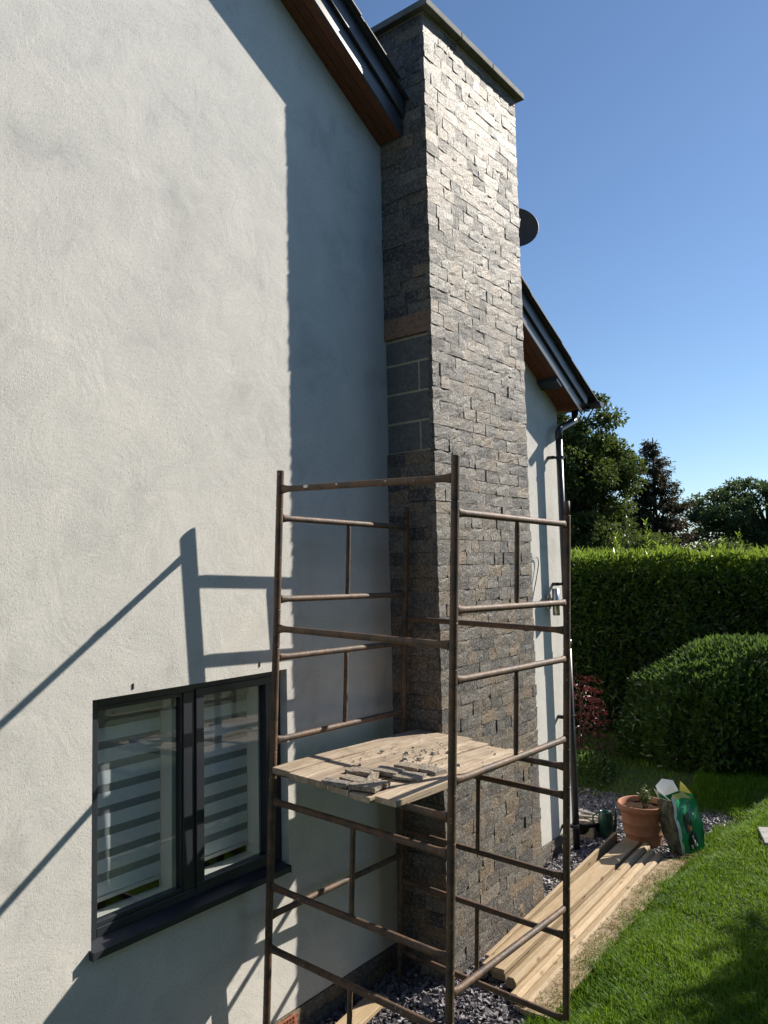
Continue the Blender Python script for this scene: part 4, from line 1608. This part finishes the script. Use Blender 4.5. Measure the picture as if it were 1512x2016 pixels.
ac = tag(empty("red_maple", (-0.98, 9.75, 0.2)), "small red leaved maple at the shaded house corner", "tree")
st = MB()
for k in range(7):
    a = k * .9
    st.tube([(0, 0, 0), (math.cos(a) * .07, math.sin(a) * .07, .4), (math.cos(a) * .26, math.sin(a) * .26, .85)], [.014, .010, .005], 6)
st.build("trunk", M['bark'], ac)
n = 1100
lay = rng.uniform(.25, 1.12, n)
rad = .42 * np.sqrt(rng.uniform(0, 1, n)) * (1.15 - .55 * (lay - .25))
a = rng.uniform(0, 6.28, n)
lay = np.round(lay * 8 + rng.normal(0, .12, n)) / 8
P = np.stack([rad * np.cos(a), rad * np.sin(a), lay - rad * .25], 1)
D = np.stack([np.cos(a), np.sin(a), -.25 + rng.normal(0, .3, n)], 1) + rng.normal(0, .5, (n, 3))
leaves("crown", P, D, np.array([[0, 0, 1.0]]) + rng.normal(0, .4, (n, 3)), rng.uniform(.05, .09, n), rng.uniform(.012, .024, n), M['acer'], rng.uniform(0, 1, n), ac)
lv = dome_bush("lavender_plant", "low grey green plant on the shaded slate behind the downpipe", "plant", (-0.75, 9.35, 0.1), .34, .34, .30, 1500, M['bush'], .06, False, None, 9)


def tree(name, label, loc, height, trunk_h, crown, clumps, n_leaf, lsize, mat, seed, spread=0.16, trunk_r=.22, group="trees beyond the hedge", flat=1.0, uneven=.26):
    """crown = (rx, ry, rz, centre height); clumps of leaves spread through the crown with gaps between them"""
    t = tag(empty(name, loc), label, "tree", group)
    r_ = np.random.default_rng(seed)
    rx, ry, rz, cz = crown
    d = unit(r_.normal(size=(clumps, 3)))
    rad = r_.uniform(.30, 1.0, clumps) ** .55
    C = d * rad[:, None] * np.array([rx, ry, rz]) * (1 + uneven * lumpy(d * 2, 2.2, seed))[:, None] + np.array([0, 0, cz])
    C[:, 2] = np.maximum(C[:, 2], trunk_h * .55)
    mb = MB()
    mb.tube([(0, 0, -.1), (.05, 0, trunk_h * .5), (0, .05, trunk_h), (0.05, 0, cz), (0, 0, cz + rz * .6)], [trunk_r * 1.3, trunk_r, trunk_r * .8, trunk_r * .5, trunk_r * .12], 9)
    mb.build("trunk", M['bark'], t, True)
    mb = MB()
    for k in range(0, clumps, 2):
        e = Vector(C[k])
        zs = trunk_h + (e.z - trunk_h) * random.uniform(.1, .5)
        s = Vector((0, 0, max(trunk_h * .8, zs)))
        m = s.lerp(e, .55) + Vector((0, 0, .12 * (e - s).length))
        mb.tube([s, m, e], [trunk_r * .32, trunk_r * .18, trunk_r * .05], 5)
    mb.build("limbs", M['bark'], t)
    idx = r_.integers(0, clumps, n_leaf)
    sz_ = r_.uniform(.6, 1.35, clumps) * spread * (rx + ry) / 2
    off_ = unit(r_.normal(size=(n_leaf, 3))) * (r_.uniform(0, 1, n_leaf) ** .45)[:, None]
    P = C[idx] + off_ * sz_[idx][:, None] * np.array([1.15, 1.15, .75 * flat])
    D = off_ + r_.normal(0, .6, (n_leaf, 3))
    N = off_ * .5 + np.array([0, 0, .7]) + r_.normal(0, .5, (n_leaf, 3))
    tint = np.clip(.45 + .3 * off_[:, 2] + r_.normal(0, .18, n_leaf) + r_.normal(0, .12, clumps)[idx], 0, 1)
    leaves("crown", P, D, N, r_.uniform(.7, 1.3, n_leaf) * lsize, r_.uniform(.7, 1.3, n_leaf) * lsize * .55, mat, tint, t)
    return t


tree("oak_tree", "tall dense green tree rising behind the house corner", cam_point(27, 6.1, 0), 9, 2.4, (2.6, 2.6, 4.05, 4.65), 300, 78000, .16, M['tree'], 21, .17, .26)
tree("spreading_tree", "wide spreading tree with sky showing through its crown", cam_point(33, 16.5, 0), 7, 2.9, (3.7, 3.4, 1.95, 4.7), 190, 34000, .15, M['tree2'], 23, .11, .26, flat=.75, uneven=.10)
tree("small_tree", "low dark tree between the conifer and the spreading tree", cam_point(28, 11.6, 0), 4, 1.0, (2.2, 1.6, 1.0, 2.3), 60, 15000, .14, M['tree'], 25, .30, .10)
tree("background_tree", "dark bushy tree low behind the hedge at the picture edge", cam_point(29, 14.4, 0), 4, .8, (3.2, 1.6, .75, 2.2), 60, 15000, .15, M['tree2'], 27, .26, .10)
tree("small_tree", "low tree behind the hedge beside the scaffold post", cam_point(24, 7.4, 0), 4, .8, (1.9, 1.3, 1.2, 2.6), 50, 14000, .13, M['tree'], 29, .28, .10)


def conifer(loc, label):
    t = tag(empty("conifer_tree", loc), label, "tree", "trees beyond the hedge")
    Ht = 7.9
    MB().tube([(0, 0, -.1), (0, 0, Ht * .5), (.05, 0, Ht)], [.2, .12, .02], 8).build("trunk", M['bark'], t, True)
    mb = MB()
    P, D, T = [], [], []
    z = 1.2
    while z < Ht - .1:
        f = (Ht - z) / Ht
        rad = (2.75 * f ** .85 + .14) * random.uniform(.75, 1.1)
        for k in range(7 if z < 6 else 5):
            a = random.uniform(0, 6.28)
            L = rad * random.uniform(.55, 1.15)
            b = Vector((0, 0, z))
            e = Vector((math.cos(a) * L, math.sin(a) * L, z - .05 * L + random.uniform(-.1, .22)))
            m = b.lerp(e, .6) - Vector((0, 0, .1 * L))
            mb.tube([b, m, e], [.03 * f + .012, .016, .006], 4)
            for j in range(int(95 * L) + 14):
                u = random.uniform(.2, 1.02)
                q = b.lerp(m, u / .6) if u < .6 else m.lerp(e, (u - .6) / .4)
                P.append((q.x + random.gauss(0, .07), q.y + random.gauss(0, .07), q.z + random.gauss(-.03, .07)))
                D.append((math.cos(a) * .5 + random.gauss(0, .5), math.sin(a) * .5 + random.gauss(0, .5), -.35 + random.gauss(0, .45)))
                T.append(min(1, max(0, random.gauss(.15 if z > 4.6 else .55, .25))))
        z += random.uniform(.14, .24)
    mb.build("limbs", M['bark'], t)
    P, D, T = np.array(P), np.array(D), np.array(T)
    n = len(P)
    leaves("crown", P, D, rand_dirs(n), rng.uniform(.12, .26, n), rng.uniform(.03, .07, n), M['conifer'], T, t)


conifer(cam_point(31, 10.95, 0), "dark pointed conifer with browning lower branches")
# unseen hedge, added beside the camera to cut sky light on the wall
bh_ = tag(empty("sky_block_hedge", (7.4, -1.0, 1.0)), "unseen tall hedge added across the lawn to block sky light", "hedge")
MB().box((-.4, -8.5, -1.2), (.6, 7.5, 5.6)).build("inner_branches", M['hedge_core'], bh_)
n = 26000
q = np.stack([np.zeros(n), rng.uniform(-8.7, 7.7, n), rng.uniform(-1.1, 5.9, n)], 1)
q[:, 0] = -.45 + .18 * lumpy(q, 1.5, 41) - np.abs(rng.normal(0, .08, n))
leaves("foliage", q, np.array([[-.6, 0, .2]]) + rng.normal(0, .6, (n, 3)), np.array([[-.5, 0, .7]]) + rng.normal(0, .5, (n, 3)), rng.uniform(.12, .2, n), rng.uniform(.05, .08, n), M['laurel'], np.clip(rng.normal(.4, .25, n), 0, 1), bh_)
# trees standing beside the garden, beyond the picture edge, that shade the lawn
tree("garden_tree", "leafy garden tree beside the lawn that throws dappled shade", (5.65, 10.8, 0.3), 5, 2.2, (1.25, 1.6, 1.0, 4.0), 40, 6000, .15, M['tree'], 31, .26, .12, "garden trees beside the lawn")
